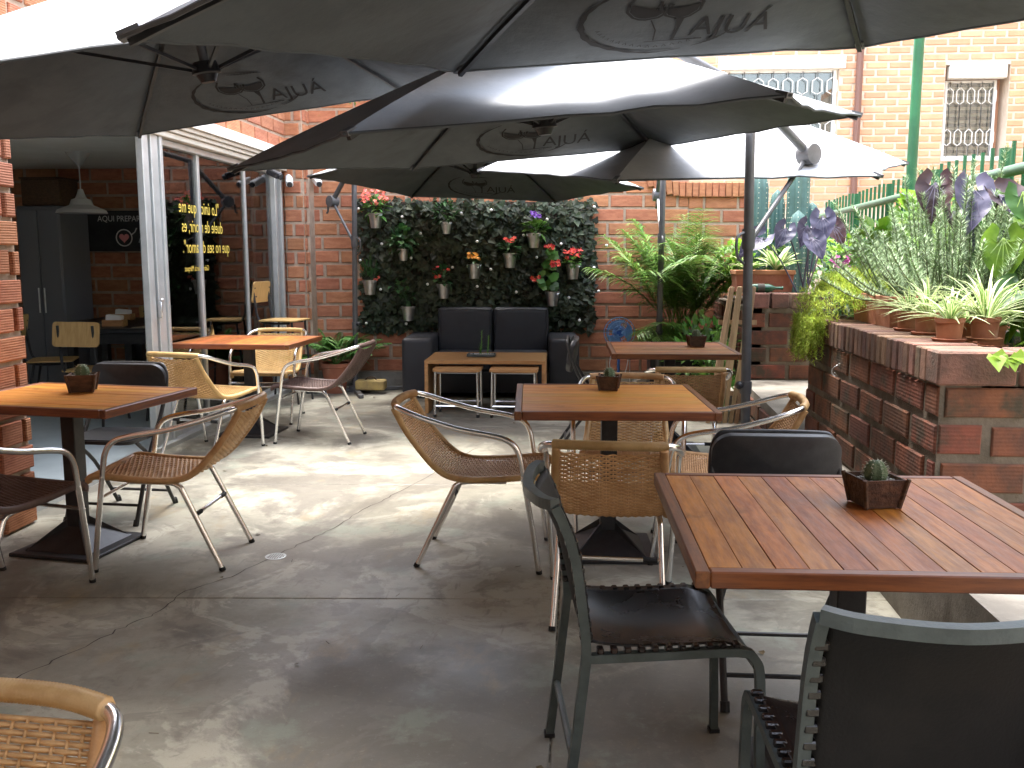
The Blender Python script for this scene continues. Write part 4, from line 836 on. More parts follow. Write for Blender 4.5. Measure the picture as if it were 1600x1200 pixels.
for px,py,kd in PXB:
    x=unproj(px,py,9.72).x; Y=yb(x)-.19; p=unproj(px,py+(0),Y)
    t=thing('hanging_bucket',BLAB[kd],'plant bucket',(p.x,Y,p.z-.075),0,'zinc buckets on the ivy panel')
    s=.8 if kd in('none','leafy') else 1
    part('bucket',MB().lathe([(.05*s,0),(.07*s,.13*s),(.073*s,.15*s),(.077*s,.152*s),(.077*s,.144*s),(.066*s,.138*s),(.06*s,.11*s)],20),M['zinc'],t); part('hook',MB().tube(spline([(0,.07*s,.14*s),(0,.10,.19*s),(0,.16,.19*s)],4),.004,5),M['zinc'],t); part('handle',MB().tube([(.077*s*math.cos(a),-.02-.06*math.sin(a)*.6,.14*s-.06*math.sin(a)*.3) for a in [pi*k/10 for k in range(11)]],.003,4),M['zinc'],t)
    part('soil',MB().lathe([(.001,.125*s),(.062*s,.125*s)],16,cap=False),M['soil'],t)
    mb=MB(); fm=None; fb_=MB()
    if kd=='red': clump(mb,(0,0,.22),.11,90,.09,.05); flowers(fb_,(0,-.02,.30),.13,46,.03); fm=M['pinkr']
    elif kd=='none': clump(mb,(0,0,.22),.12,80,.09,.04)
    elif kd=='leafy': clump(mb,(0,0,.21),.14,90,.09,.07)
    elif kd=='fern': clump(mb,(0,0,.24),.10,70,.12,.025,1.2); flowers(fb_,(.07,-.02,.17),.04,8,.02); fm=M['pinkr']
    elif kd=='stalk':
        clump(mb,(-.02,0,.26),.10,26,.08,.05); clump(mb,(-.10,0,.36),.09,22,.08,.05); mb.tube(spline([(0,0,.12),(-.03,0,.25),(-.12,0,.40)],4),.005,5)
    elif kd=='red2': clump(mb,(0,0,.22),.11,50,.09,.05); flowers(fb_,(-.02,-.04,.27),.10,7,.03); fm=M['red']
    elif kd=='orange': clump(mb,(0,0,.18),.07,40,.07,.04); flowers(fb_,(0,-.02,.23),.06,22,.028); fm=M['orange']
    elif kd=='redd': clump(mb,(0,0,.20),.09,50,.08,.05); flowers(fb_,(0,-.03,.28),.08,9,.032); fm=M['red']
    elif kd=='violet': clump(mb,(.03,0,.20),.10,60,.09,.06); flowers(fb_,(.02,-.03,.34),.045,12,.03); fm=M['violet']
    elif kd=='redy': clump(mb,(0,0,.19),.085,45,.07,.05); flowers(fb_,(0,-.02,.26),.085,24,.032); fm=M['red']
    elif kd=='gera':
        for _ in range(34):
            q=V(rnd.uniform(-.13,.06),rnd.uniform(-.12,.04),rnd.uniform(.18,.60)); dd,s_,u_=frame(V(rnd.uniform(-.3,.3),-1,rnd.uniform(.2,.9))); r_=rnd.uniform(.03,.05)
            mb.add([q]+[q+(s_*math.cos(a)+u_*math.sin(a))*r_*(1+.12*math.cos(5*a)) for a in [2*pi*k/10 for k in range(10)]],[(0,1+k,1+(k+1)%10) for k in range(10)])
        mb.tube(spline([(0,0,.12),(-.02,0,.3),(-.05,0,.6)],4),.006,5); fm=None
        for c_ in ((-.03,-.09,.60),(-.16,-.08,.28),(.03,-.08,.44)): f_=MB(); flowers(f_,c_,.05,11,.032); part('flower_cluster',f_,M['red'],t,False)
    part('leaves',mb,M['leafm'] if kd in('red','gera','redy','violet') else M['leafd'],t,False)
    if fm: part('flowers',fb_,fm,t,False,kind='stuff')
sl=thing('string_lights','string of small round white bulbs threaded through the ivy panel','string lights',(-1.08,yb(-1.08)-.15,.62)); sl.rotation_euler=(0,0,R(3.6))
bm_=MB().ball((0,0,0),.015,10,8).mesh('bulb',M['bulb'],2); pr=None; wpts=[]
for r in range(5):
    for k in range(6):
        x=-1.15+k*.46+(.2 if r%2 else 0)+rnd.uniform(-.09,.09); z=.15+r*.27+rnd.uniform(-.08,.08); link('bulb',bm_,sl,(x,-.03,z)); wpts.append((x if r%2==0 else x,.03,z+.01,r))
mb=MB()
for r in range(5):
    w=sorted([p for p in wpts if p[3]==r]); mb.tube(spline([(p[0],p[1],p[2]) for p in w],4),.002,4)
part('wire',mb,M['rim'],sl,False)
t=thing('rooftop_flower_box','flowering plants growing on top of the brick wall above the glass corner','plant',(-2.72,9.98,2.82)); part('box',MB().box((.3,.0,.06),(1.1,.2,.16),ch=.01),M['terra'],t,False)
mb=MB(); 
for k in range(7): clump(mb,(-.15+k*.15,-.05,.24),.18,70,.14,.02,.8)
part('leaves',mb,M['fern'],t,False); mb=MB(); flowers(mb,(.25,-.12,.30),.4,20,.03); part('flowers',mb,M['pinkr'],t,False,kind='stuff')
# ---------------------------------------------------------------- palm, fern, fan, slats
def frond(mb,base,az,L,rise,droop,nl,ll,lw,r=.006,twist=0):
    h=V(math.cos(az),math.sin(az),0); P=[]
    for i in range(15):
        s=i/14; P.append(Vector(base)+h*(L*(s*math.cos(rise)+.12*droop*s*s))+V(0,0,1)*(L*(s*math.sin(rise)-droop*s*s*.62)))
    mb.tube(P,[r*(1-.75*i/14) for i in range(15)],5)
    S=V(-h.y,h.x,0)
    for k in range(nl):
        s=.22+.78*(k+.5)/nl; i=min(13,int(s*14)); p=P[i].lerp(P[i+1],s*14-i); tn=(P[i+1]-P[i]).normalized()
        l=ll*math.sin(pi*(.15+.80*(s-.22)/.78))**.7*rnd.uniform(.85,1.1)
        for sd in (-1,1):
            d=(tn*.62+S*sd*.95+V(0,0,.10)+rv(.14)).normalized(); leaf(mb,p,d,l,lw,.45,n=3,fold=.3)
pt=thing('areca_palm','bushy green palm in a black square pot by the lower brick wall','palm',(1.02,9.12,0))
part('pot',MB().box((0,0,.33),(.66,.46,.66),ch=.012).box((0,0,.645),(.70,.50,.03),ch=.006),M['blackp'],pt,False); part('soil',MB().box((0,0,.655),(.6,.4,.02)),M['soil'],pt,False)
for k in range(42):
    a=k*2.4+rnd.uniform(-.3,.3); ri=R(rnd.uniform(56,84)); L=rnd.uniform(1.15,1.75)
    mb=MB(); frond(mb,(rnd.uniform(-.15,.15),rnd.uniform(-.1,.1),.62),a,L,ri,rnd.uniform(.35,.68),34,.37,.021); part('frond',mb,M['palm'],pt,False)
for k in range(14):
    a=rnd.uniform(pi*1.0,2*pi); mb=MB(); frond(mb,(rnd.uniform(-.15,.15),-.1,.62),a,rnd.uniform(.5,.75),R(rnd.uniform(15,40)),rnd.uniform(.5,.8),34,.25,.014); part('frond',mb,M['palm'],pt,False)
ft=thing('potted_fern','feathery green fern in a terracotta pot at the corner of the back wall','fern',(-2.50,9.36,0)); part('pot',MB().lathe([(.10,0),(.14,.26),(.155,.27),(.155,.31),(.14,.31),(.13,.26)],20),M['terra'],ft); part('soil',MB().lathe([(.001,.27),(.135,.27)],16,cap=False),M['soil'],ft)
for k in range(34):
    mb=MB(); frond(mb,(0,0,.28),rnd.uniform(0,2*pi),rnd.uniform(.45,.75),R(rnd.uniform(25,78)),rnd.uniform(.4,.9),30,.10,.020,.003); part('frond',mb,M['fern'],ft,False)
fn=thing('blue_fan','blue plastic pedestal fan beside the palm pot','fan',(.40,9.15,0))
part('pole',MB().tube([(0,.05,.02),(0,.05,.62)],.014,10),M['bluep'],fn); part('base',MB().lathe([(.17,0),(.17,.015),(.05,.04),(.03,.09)],20,(0,.05,0)),M['bluep'],fn); part('motor',MB().lathe([(.03,-.08),(.055,-.06),(.06,.02),(.04,.05)],14,(0,.04,.66),m=Matrix.Rotation(R(90),3,'X')),M['bluep'],fn)
mb=MB()
for rr,yo in ((.15,-.03),(.15,.0),(.11,-.055),(.07,-.062),(.035,-.065),(.12,.03)): mb.tube([(rr*math.cos(a),yo-.03,.66+rr*math.sin(a)) for a in [2*pi*k/24 for k in range(25)]],.0035,4,False)
for k in range(20): a=2*pi*k/20; mb.tube([(.15*math.cos(a),-.05,.66+.15*math.sin(a)),(.11*math.cos(a),-.085,.66+.11*math.sin(a)),(.03*math.cos(a),-.095,.66+.03*math.sin(a))],.0022,4,False)
part('guard',mb,M['bluel'],fn,False)
for k in range(3):
    a=2*pi*k/3; part('blade',MB().grid(lambda u,v:((.02+.11*u)*math.cos(a+(v-.5)*(.6+1.3*u)),-.05+.03*(v-.5),.66+(.02+.11*u)*math.sin(a+(v-.5)*(.6+1.3*u))),5,4,.003),M['bluel'],fn)
part('cable',MB().tube(spline([(0,.06,.62),(-.06,0,.5),(-.09,-.05,.33),(-.02,-.1,.22),(.06,-.1,.28),(.10,-.05,.45),(.11,0,.2),(.12,.05,.01)],5),.005,6),M['cable'],fn)
ws=thing('slatted_wooden_rack','thin wooden slats leaning against the back planter beside the umbrella pole','rack',(1.24,7.85,0))
for k in range(6): part('slat',MB().box((0,0,.58),(.034,.018,1.16),ch=.002),M['slat'],ws,False,(-.14+k*.048,rnd.uniform(-.01,.01),0),(R(-5),R(7+rnd.uniform(-2,2)),0))
for z in (.25,.85): part('cross_slat',MB().box((0,.02,0),(.32,.016,.04)),M['slat'],ws,False,(.0+z*.12,.02+z*.09,z),(R(-5),0,0))
sh=thing('leafy_shrub','low bright green shrub growing beside the palm pot','shrub',(1.12,8.35,0)); mb=MB(); clump(mb,(0,0,.5),.30,240,.12,.06,.3,flat=1.3); clump(mb,(.05,-.2,.25),.25,140,.11,.06,.3); part('leaves',mb,M['leafm'],sh,False); part('stem',MB().tube([(0,0,0),(0.02,0,.5)],.012,6),M['twig'],sh)
# ---------------------------------------------------------------- little pots on tables
def cactus_pot(label,x,y,z,rz,s=1,kind=0):
    t=thing('cactus_pot',label,'potted cactus',(x,y,z),rz,'small wooden cactus pots'); w0,w1,h=.043*s,.055*s,.074*s
    for k in range(4):
        q=Matrix.Rotation(R(90*k),3,'Z'); th=.006; vs=[(-w0,-w0,0),(w0,-w0,0),(w1,-w1,h),(-w1,-w1,h),(-w0+th,-w0+th,0),(w0-th,-w0+th,0),(w1-th,-w1+th,h),(-w1+th,-w1+th,h)]
        part('side_board',MB().add([q@Vector(v) for v in vs],[(0,1,2,3),(7,6,5,4),(0,4,5,1),(2,6,7,3),(1,5,6,2),(3,7,4,0)]),M['potw'],t,False)
        c=q@V(w1+.001,w1+.001,0); part('corner_post',MB().tube([q@V(w0+.001,w0+.001,0),q@V(w1+.003,w1+.003,h+.003)],.006*s,5),M['potw'],t,False)
    part('soil',MB().box((0,0,h*.80),(w1*1.8,w1*1.8,.006)),M['soil'],t,False)
    mb=MB()
    for _ in range(60): a=rnd.uniform(-.85,.85)*w1; b=rnd.uniform(-.85,.85)*w1; mb.box((a,b,h*.80+.005),(.006*s,.006*s,.005),Matrix.Rotation(rnd.random()*3,3,'Z'))
    part('pebbles',mb,M['pebble'],t,False,kind='stuff')
    mb=MB(); n=24; prof=[]; r=.027*s; hh=.045*s
    for j in range(9):
        v=j/8; rr=r*math.sin(pi*(.12+.86*v)); prof.append((max(rr,.001),h*.8+hh*(1-math.cos(pi*v))/2*1.25))
    mb.add([(rr*(1+.14*math.cos(8*2*pi*k/n))*math.cos(2*pi*k/n),rr*(1+.14*math.cos(8*2*pi*k/n))*math.sin(2*pi*k/n),zz) for rr,zz in prof for k in range(n)],[(i*n+k,i*n+(k+1)%n,(i+1)*n+(k+1)%n,(i+1)*n+k) for i in range(8) for k in range(n)])
    cc=part('cactus',mb,M['cactg'],t,2); mb=MB()
    for rr,zz in prof[1:-1]:
        for k in range(8):
            a=2*pi*k/8; p=V(rr*1.13*math.cos(a),rr*1.13*math.sin(a),zz)
            for _ in range(3): d=(V(math.cos(a),math.sin(a),.3)+rv(.6)).normalized(); mb.tube([p,p+d*.008*s],[.0006,.0002],3,False)
    part('spines',mb,M['spine'],cc,False)
cactus_pot('small wooden cactus pot on the large foreground table',.80,2.50,.752,R(12),1.05)
cactus_pot('small wooden cactus pot on the honey brown centre table',.155,4.60,.752,R(-8),.95)
cactus_pot('dark wooden cactus pot on the left table',-2.43,4.36,.752,R(20),1.15)
cactus_pot('small wooden cactus pot on the dull brown table by the palm',.86,6.85,.752,R(5),1.05)
tr=thing('succulent_tray','flat dark tray with a spindly succulent on the coffee table','potted plant',(-.89,8.48,.4815)); part('tray',MB().box((0,0,.012),(.26,.14,.008)).box((0,.068,.02),(.26,.006,.02)).box((0,-.068,.02),(.26,.006,.02)).box((.127,0,.02),(.006,.13,.02)).box((-.127,0,.02),(.006,.13,.02)),M['steel'],tr,False)
mb=MB()
for _ in range(70): mb.ball((rnd.uniform(-.11,.11),rnd.uniform(-.055,.055),.022),rnd.uniform(.005,.009),5,4)
part('pebbles',mb,M['pebble'],tr,True,kind='stuff')
mb=MB()
for k in range(5):
    x=rnd.uniform(-.03,.06); h=rnd.uniform(.08,.2) if k else .24; mb.tube([(x,0,.02),(x+.01,0,h)],.004,5)
    for j in range(26): z=.03+(h-.02)*j/26; a=j*2.4; leaf(mb,(x+.01*z/h,0,z),V(math.cos(a),math.sin(a),.7),.035,.010,0,n=1)
part('succulent',mb,M['fern'],tr,False)
# ---------------------------------------------------------------- plants on the right planter
TZ=LZ+PH+.134
def spider(label,x,y,z,s=1,nl=44,L=.24):
    t=thing('spider_plant',label,'potted plant',(x,y,z),rnd.random()*6,'spider plants in terracotta pots'); r=.056*s
    part('saucer',MB().lathe([(.062*s,0),(.07*s,.012),(.066*s,.014),(.058*s,.006)],20),M['terra'],t); part('pot',MB().lathe([(.048*s,.006),(r*.97,.078*s),(r*1.05,.079*s),(r*1.07,.098*s),(r*.98,.098*s),(r*.92,.08*s)],22),M['terra'],t); part('soil',MB().lathe([(.001,.085*s),(r*.94,.085*s)],14,cap=False),M['soil'],t)
    mb=MB(); ed=[]
    for k in range(nl):
        a=rnd.uniform(0,2*pi); ri=R(rnd.uniform(25,85)); l=L*rnd.uniform(.6,1.2); dr=rnd.uniform(.5,1.1); w=.013*rnd.uniform(.7,1.2); h=V(math.cos(a),math.sin(a),0); S=V(-h.y,h.x,0); vs=[]
        for i in range(8):
            q=i/7; p=V(0,0,.085*s)+h*(.015+l*(q*math.cos(ri)+.35*dr*q*q))+V(0,0,l*(q*math.sin(ri)-dr*.55*q*q)); ww=w/2*(1-q**2.2)*(.6+.4*min(1,q*4)); vs+=[p-S*ww+V(0,0,ww*.5),p,p+S*ww+V(0,0,ww*.5)]; ed+=[1,0,1]
        mb.add(vs,[f for i in range(7) for f in ((3*i,3*i+1,3*i+4,3*i+3),(3*i+1,3*i+2,3*i+5,3*i+4))])
    o=part('leaves',mb,M['stripe'],t,2); at=o.data.attributes.new('edge','FLOAT','POINT'); at.data.foreach_set('value',[float(e) for e in ed]); return t
spider('foremost spider plant in a terracotta pot on the planter coping',1.545,3.99,TZ,1,46,.20)
spider('tall spider plant in the rightmost terracotta pot on the coping',1.705,4.03,TZ,1.02,60,.33)
spider('spider plant in the third terracotta pot from the planter corner',1.575,4.32,TZ,1,50,.26)
spider('spider plant pot next to the long terracotta trough',1.565,4.53,TZ,.98,46,.24)
spider('spider plant half hidden behind the foremost pot',1.67,4.18,TZ-.03,1,40,.22)
spider('spider plant half hidden behind the rightmost pot',1.83,4.25,TZ-.05,1,46,.26)
def trough(label,x,y,z,rz,l,w=.17,h=.155):
    t=thing('terracotta_trough',label,'planter box',(x,y,z),rz)
    mb=MB(); a,b=l/2,w/2
    vs=[(-a*.95,-b*.85,0),(a*.95,-b*.85,0),(a*.95,b*.85,0),(-a*.95,b*.85,0),(-a,-b,h*.8),(a,-b,h*.8),(a,b,h*.8),(-a,b,h*.8)]
    mb.add(vs,[(3,2,1,0)]+[(i,(i+1)%4,4+(i+1)%4,4+i) for i in range(4)]); part('body',mb,M['terra'],t,False)
    mb=MB().box((0,-b,h*.9),(l+.02,.016,h*.2),ch=.003).box((0,b,h*.9),(l+.02,.016,h*.2),ch=.003).box((-a,0,h*.9),(.016,w-.016,h*.2),ch=.003).box((a,0,h*.9),(.016,w-.016,h*.2),ch=.003); part('rim',mb,M['terra'],t,False); part('soil',MB().box((0,0,h*.78),(l-.02,w-.02,.02)),M['soil'],t,False); return t
trough('long terracotta trough on the planter coping under the rosemary',1.60,4.98,TZ,R(90),.62)
t=trough('terracotta trough of variegated plants on the far planter end',1.62,8.42,LZ+.75,R(2),.50,.24,.19)
def stripeplant(parent,c,n,L,W):
    mb=MB(); ed=[]
    for k in range(n):
        a=rnd.uniform(0,2*pi); ri=R(rnd.uniform(30,80)); l=L*rnd.uniform(.7,1.15); h=V(math.cos(a),math.sin(a),0); S=V(-h.y,h.x,0); vs=[]
        for i in range(6):
            q=i/5; p=Vector(c)+h*l*q*math.cos(ri)+V(0,0,l*(q*math.sin(ri)-.3*q*q)); ww=W/2*math.sin(pi*(.2+.8*q)) ; vs+=[p-S*ww+V(0,0,ww*.5),p,p+S*ww+V(0,0,ww*.5)]; ed+=[1,0,1]
        mb.add(vs,[f for i in range(5) for f in ((3*i,3*i+1,3*i+4,3*i+3),(3*i+1,3*i+2,3*i+5,3*i+4))])
    o=part('leaves',mb,M['stripe'],parent,2); at=o.data.attributes.new('edge','FLOAT','POINT'); at.data.foreach_set('value',[float(e) for e in ed])
stripeplant(t,(-.12,0,.17),16,.26,.05); stripeplant(t,(.13,0,.17),22,.36,.06)
bt=thing('green_bottle','dark green glass bottle lying on the far planter end','bottle',(1.47,8.14,LZ+.79)); part('bottle',MB().lathe([(.02,0),(.036,.004),(.038,.02),(.038,.15),(.03,.18),(.014,.21),(.013,.26),(.016,.262),(.016,.275),(.010,.275)],18,m=Matrix.Rotation(R(90),3,'Y')),M['bottle'],bt); part('label_band',MB().lathe([(.0385,.06),(.0385,.12)],18,cap=False,m=Matrix.Rotation(R(90),3,'Y')),M['rim'],bt)
# rosemary
ro=thing('rosemary_bush','tall grey green rosemary bush behind the potted spider plants','shrub',(1.93,4.95,LZ+.60))
mb=MB(); ms=MB()
for k in range(190):
    a=rnd.uniform(0,2*pi); rr=rnd.random()**.5; b=V(.30*rr*math.cos(a),.42*rr*math.sin(a),.12); h=rnd.uniform(.35,.95)*(1-.35*rr); lean=V(math.cos(a),math.sin(a),0)*rnd.uniform(.1,.42)*rr+rv(.09)
    P=spline([b*.4,b+V(0,0,.10),b+lean*.5+V(0,0,h*.55),b+lean+V(0,0,h)],5); ms.tube(P,[.006*(1-.8*i/(len(P)-1)) for i in range(len(P))],4,False)
    Q=resample(P,.011)
    for i in range(int(len(Q)*.10),len(Q)):
        for _ in range(8):
            aa=rnd.uniform(0,2*pi); d=V(math.cos(aa),math.sin(aa),rnd.uniform(.3,1.1)).normalized(); l=rnd.uniform(.025,.048); s_=d.cross(V(0,0,1)).normalized()*.0027; p=Q[i]; mb.add([p-s_,p+s_,p+d*l],[(0,1,2)])
part('needles',mb,M['rosem'],ro,False,kind='stuff'); part('branches',ms,M['rstem'],ro,False)
# sedum spilling over the corner
se=thing('sedum_mat','pale green sedum spilling over the far corner of the right planter','ground cover',(1.52,5.45,LZ+.60)); mb=MB()
for _ in range(2600):
    x=rnd.uniform(-.22,.40); y=rnd.uniform(-.42,.30); e=max(0,1-((x-.05)/.34)**2-((y+.02)/.44)**2)
    if e<=0: continue
    z=.12+.26*e**.6*rnd.uniform(.75,1.05) if x>-.12 else rnd.uniform(-.02,.28)
    p=V(x,y,z)
    for _ in range(7): leaf(mb,p+rv(.016),rv()+V(-.2,-.2,.6),rnd.uniform(.02,.036),.012,0,n=1)
for k in range(110):
    p=V(-.20+rnd.uniform(-.05,.03),rnd.uniform(-.30,.22),.14)
    for i in range(rnd.randint(6,14)):
        p=p+V(rnd.uniform(-.007,.003),rnd.uniform(-.006,.006),-.018)
        for _ in range(6): leaf(mb,p,rv()+V(-.5,0,.1),.03,.012,0,n=1)
part('foliage',mb,M['sedum'],se,False,kind='stuff')
# elephant ears
def ear(parent,b,tip_d,L,face,m,stemfrom):
    d=Vector(tip_d).normalized(); f=Vector(face).normalized(); s=d.cross(f).normalized(); f=s.cross(d); b=Vector(b); vs=[]; N=14
    def wd(t): return (.30*math.sin(pi*min(1,max(.05,(t+.30)/1.30))**.75)+.06*(1-t))*L*1.25
    rows=[]
    for i in range(N+1):
        t=-.28+1.28*i/N; w=wd(t)
        for j in range(-3,4):
            q=j/3; notch=(.10*L if t<0 and abs(q)<.34 else 0)
            x=q*w; y=t*L + (notch if t<0 else 0); rip=.012*L*math.sin(t*18+abs(q)*3)
            vs.append(b+s*x+d*y+f*(.20*L*abs(q)**1.6+rip*1.8-.30*L*max(0,t)**2+.02*L*math.sin(q*9+t*5)))
    fs=[(i*7+j,i*7+j+1,(i+1)*7+j+1,(i+1)*7+j) for i in range(N) for j in range(6) if not(i<3 and j in(2,3))]
    lf=part('leaf',MB().add(vs,fs),m,parent,2)
    mb=MB()
    for q in (-.7,-.35,0,.35,.7): mb.tube([b+f*.004,b+d*L*.45*(1-abs(q)*.6)+s*q*L*.26+f*(.006+.05*L*abs(q)),b+d*L*(.93-abs(q)*.75)+s*q*L*.42+f*(.012-.12*L*(1-abs(q))+.06*L*abs(q))],.002,4,False)
    part('vein',mb,M['eargv'] if m in (M['earg'],M['earn']) else M['earv'],lf,False)
    part('stem',MB().tube(spline([stemfrom,Vector(stemfrom).lerp(b,.55)+V(0,0,.06),b],5),.007,6),m,parent)
def earplant(name,label,loc,leaves):
    t=thing(name,label,'plant',loc); L0=Vector(loc)
    for px,py,Y,L,td,fc_,mm in leaves:
        p=unproj(px,py,Y)-L0; ear(t,p,td,L,fc_,M[mm],(rnd.uniform(-.05,.05),rnd.uniform(-.05,.05),0))
earplant('elephant_ear','large purple and maroon leaved plant in front of the green handrail',(2.02,4.75,LZ+.60),
 [(1517,292,4.8,.24,(-.1,-.5,-.9),(.1,-.9,.45),'ear'),(1462,285,5.0,.22,(-.15,-.3,-.9),(-.3,-.9,.3),'eard'),(1560,305,4.6,.22,(.5,-.5,-.5),(.0,-.7,.7),'eard'),(1578,328,4.5,.17,(.9,-.4,-.25),(-.1,-.6,.8),'ear'),(1490,330,5.0,.2,(.1,-.6,-.8),(.2,-.8,.5),'eard')])
earplant('broad_leaf_plant','plant with big lime green leaves at the right picture edge',(2.06,4.35,LZ+.60),
 [(1568,372,4.35,.22,(-.05,-.2,-.9),(-.35,-.85,.3),'earg'),(1598,300,4.4,.20,(.2,-.4,-.8),(-.3,-.9,.3),'earn'),(1590,450,4.2,.18,(-.6,-.5,-.4),(-.2,-.6,.8),'earn'),(1540,400,4.7,.16,(-.3,-.4,-.8),(0,-.9,.4),'earn'),(1606,385,4.6,.20,(-.2,-.4,-.9),(-.2,-.9,.3),'earn'),(1535,350,4.9,.17,(.3,-.4,-.8),(.1,-.9,.4),'earn')])
earplant('elephant_ear','purple leaved plant on the far planter beside the blue cactus',(2.0,8.35,LZ+.64),
 [(1285,338,8.3,.25,(.0,-.4,-.9),(-.2,-.9,.35),'ear'),(1262,352,8.4,.22,(-.3,-.4,-.8),(.1,-.9,.35),'ear'),(1268,372,8.2,.23,(.3,-.5,-.7),(-.1,-.7,.7),'ear'),(1228,356,8.4,.22,(-.4,-.4,-.8),(.1,-.9,.4),'ear'),(1192,372,8.2,.28,(-.8,-.4,-.5),(-.2,-.75,.6),'ear'),(1300,352,8.6,.22,(.4,-.4,-.8),(0,-.9,.4),'eard')])
# blue column cactus
ca=thing('column_cactus','blue green ribbed column cactus behind the far planter trough','cactus',(1.98,8.75,LZ+.62))
def column(x,y,z0,z1,r,m=M['cactus']):
    mb=MB(); n=28; N=12
    mb.add([((r*(1 if i<N-1 else (.75 if i==N-1 else .05)))*(1+.22*math.cos(7*2*pi*k/n))*math.cos(2*pi*k/n)+x,(r*(1 if i<N-1 else (.75 if i==N-1 else .05)))*(1+.22*math.cos(7*2*pi*k/n))*math.sin(2*pi*k/n)+y,z0+(z1-z0)*(min(i,N-1)/(N-1)*.95+(.05 if i==N else 0))) for i in range(N+1) for k in range(n)],[(i*n+k,i*n+(k+1)%n,(i+1)*n+(k+1)%n,(i+1)*n+k) for i in range(N) for k in range(n)])
    c=part('column',mb,m,ca,2); mb=MB()
    for q in range(7):
        a=2*pi*q/7
        for j in range(int((z1-z0)/.045)): mb.ball((x+r*1.22*math.cos(a),y+r*1.22*math.sin(a),z0+.02+j*.045),.005,5,4)
    part('spines',mb,M['spine'],c,False)
for a in ((0,0,0,1.30,.085),(.13,.02,.30,.93,.05),(-.34,.05,0,1.22,.07),(-.16,.12,0,1.05,.06),(-.02,-.12,0,.85,.06)): column(*a)
# green background planting
def shrubmass(name,label,loc,clumps,m,L,W,group=None,fl=None):
    t=thing(name,label,'shrub',loc,0,group); mb=MB()
    for c in clumps: clump(mb,c[:3],c[3],c[4],L,W,.4)
    part('leaves',mb,M[m],t,False,kind='stuff'); mb=MB()
    for c in clumps: mb.tube(spline([(c[0]*.3,c[1]*.3,0),(c[0]*.7,c[1]*.7,c[2]*.6),c[:3]],4),.008,5)
    part('stems',mb,M['twig'],t,False)
    if fl: mb=MB(); flowers(mb,fl[0],fl[1],fl[2],.03); part('flowers',mb,M[fl[3]],t,False,kind='stuff')
shrubmass('leafy_shrub','mid green shrub along the railing right of the cactus',(2.35,7.2,LZ+.3),[(0,-.2,.45,.28,260),(-.1,.3,.6,.3,260),(.05,-.7,.65,.28,240),(-.05,-.4,.85,.2,160)],'leafm',.11,.07)
shrubmass('leafy_shrub','dark green shrub behind the rosemary at the railing',(2.38,5.6,LZ+.3),[(0,0,.5,.3,260),(0,.5,.6,.3,260),(-.02,-.5,.65,.3,260),(-.02,-.2,.88,.22,200),(.0,.4,.9,.2,160)],'leafm',.11,.075)
shrubmass('leafy_shrub','green shrub at the right edge below the large purple leaves',(2.3,4.3,LZ+.3),[(0,0,.55,.3,260),(0,.4,.7,.3,260),(.05,-.4,.65,.3,240),(0,.2,.95,.22,200),(.05,-.2,1.0,.2,160)],'leafb',.13,.08)
shrubmass('leafy_shrub','light green shrub behind the far planter trough',(1.75,9.0,LZ+.5),[(0,0,.5,.3,240),(-.25,-.1,.45,.25,200),(.4,.1,.55,.3,240),(.7,-.3,.5,.25,200)],'leafb',.10,.05)
shrubmass('flowering_plant','small plant with magenta flowers between the two planters',(2.02,7.3,LZ+.4),[(0,0,.45,.22,160),(-.05,-.2,.35,.2,140)],'leafd',.09,.03,None,((-.04,-.12,.62),.09,22,'magenta'))
shrubmass('leafy_shrub','broad leaved green shrub left of the rosemary under the handrail',(2.12,5.95,LZ+.55),[(0,0,.45,.26,150),(-.05,.35,.5,.26,150),(.05,-.35,.45,.24,140),(0,.7,.5,.25,140),(.05,.1,.72,.2,110)],'leafb',.15,.11)
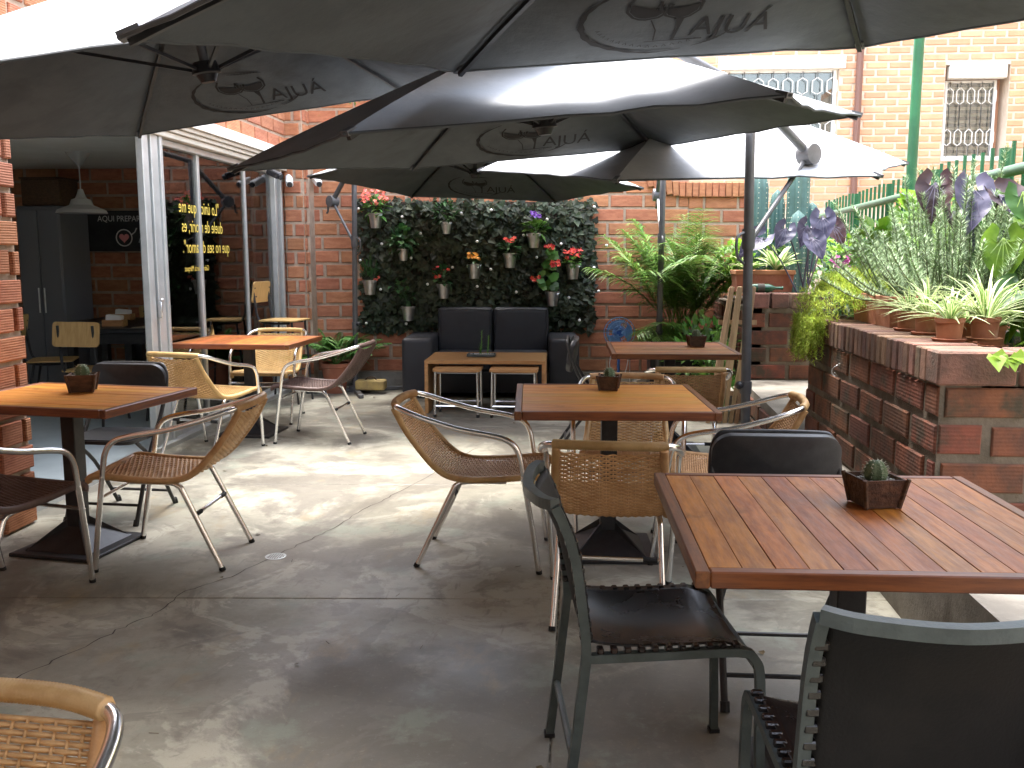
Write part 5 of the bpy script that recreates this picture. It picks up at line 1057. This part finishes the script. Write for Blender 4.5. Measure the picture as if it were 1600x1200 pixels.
shrubmass('leafy_shrub','low ferny plant behind the sedum on the right planter',(1.85,5.75,LZ+.58),[(0,0,.25,.2,150),(-.1,-.3,.2,.18,130),(.1,.3,.3,.2,140)],'fern',.12,.035)
# low greenery on the soil of the right planter and trailing vine
gr=MB()
for _ in range(1500): leaf(gr,(1.66+rnd.random()*.9,3.75+rnd.random()*1.9,LZ+.605),rv(.6)+V(0,0,1),rnd.uniform(.03,.07),.010,.3,n=1)
o=part('low_greenery',gr,M['leafb'],None,False); tag(o,'low grassy greenery covering the soil of the right planter','ground cover',kind='stuff')
vi=thing('trailing_vine','bright green ivy vine trailing over the front corner of the right planter','vine',(1.95,3.75,TZ))
vp=spline([(.1,.1,.02),(-.05,-.04,.045),(-.18,-.13,.03),(-.30,-.21,-.02),(-.42,-.235,-.01)],5); part('stem',MB().tube(vp,.003,5),M['palms'],vi)
for i,p in enumerate(vp[2:]):
    if i%1==0: mb=MB(); ivyleaf(mb,p,V(rnd.uniform(-1,1),-.4,rnd.uniform(-.8,.3)),rnd.uniform(.045,.075),V(0,-.8,.5)); part('leaf',mb,M['leafb'],vi,False)
hk=thing('wall_hook','small wire hook on the side of the right planter','hook',(1.36,4.92,.83)); part('wire',MB().tube(spline([(0,0,.02),(-.03,0,0),(-.035,0,-.03),(-.01,-.01,-.045),(-.03,-.03,-.02)],4),.003,5),M['alu'],hk); part('plug',MB().ball((0,0,.02),.008,6,4),M['alu'],hk)

# dead leaves, crumbs and twigs on the terrace floor
lt=MB()
for _ in range(32):
    x=rnd.uniform(-2.8,1.2); y=rnd.uniform(1.8,9.2); a=rnd.uniform(0,6.3); L_=rnd.uniform(.008,.028)
    ivyleaf(lt,(x,y,.004+rnd.random()*.003),V(math.cos(a),math.sin(a),.1),L_,V(rnd.uniform(-.4,.4),rnd.uniform(-.4,.4),1))
for _ in range(40):
    x=rnd.uniform(-2.8,1.2); y=rnd.uniform(1.8,9.2); a=rnd.uniform(0,6.3); lt.tube([(x,y,.003),(x+.03*math.cos(a),y+.03*math.sin(a),.004)],.001,4)
o=part('leaf_litter',lt,M['litter'],None,False); tag(o,'dry leaf bits and crumbs scattered over the concrete floor','leaf litter',kind='stuff')
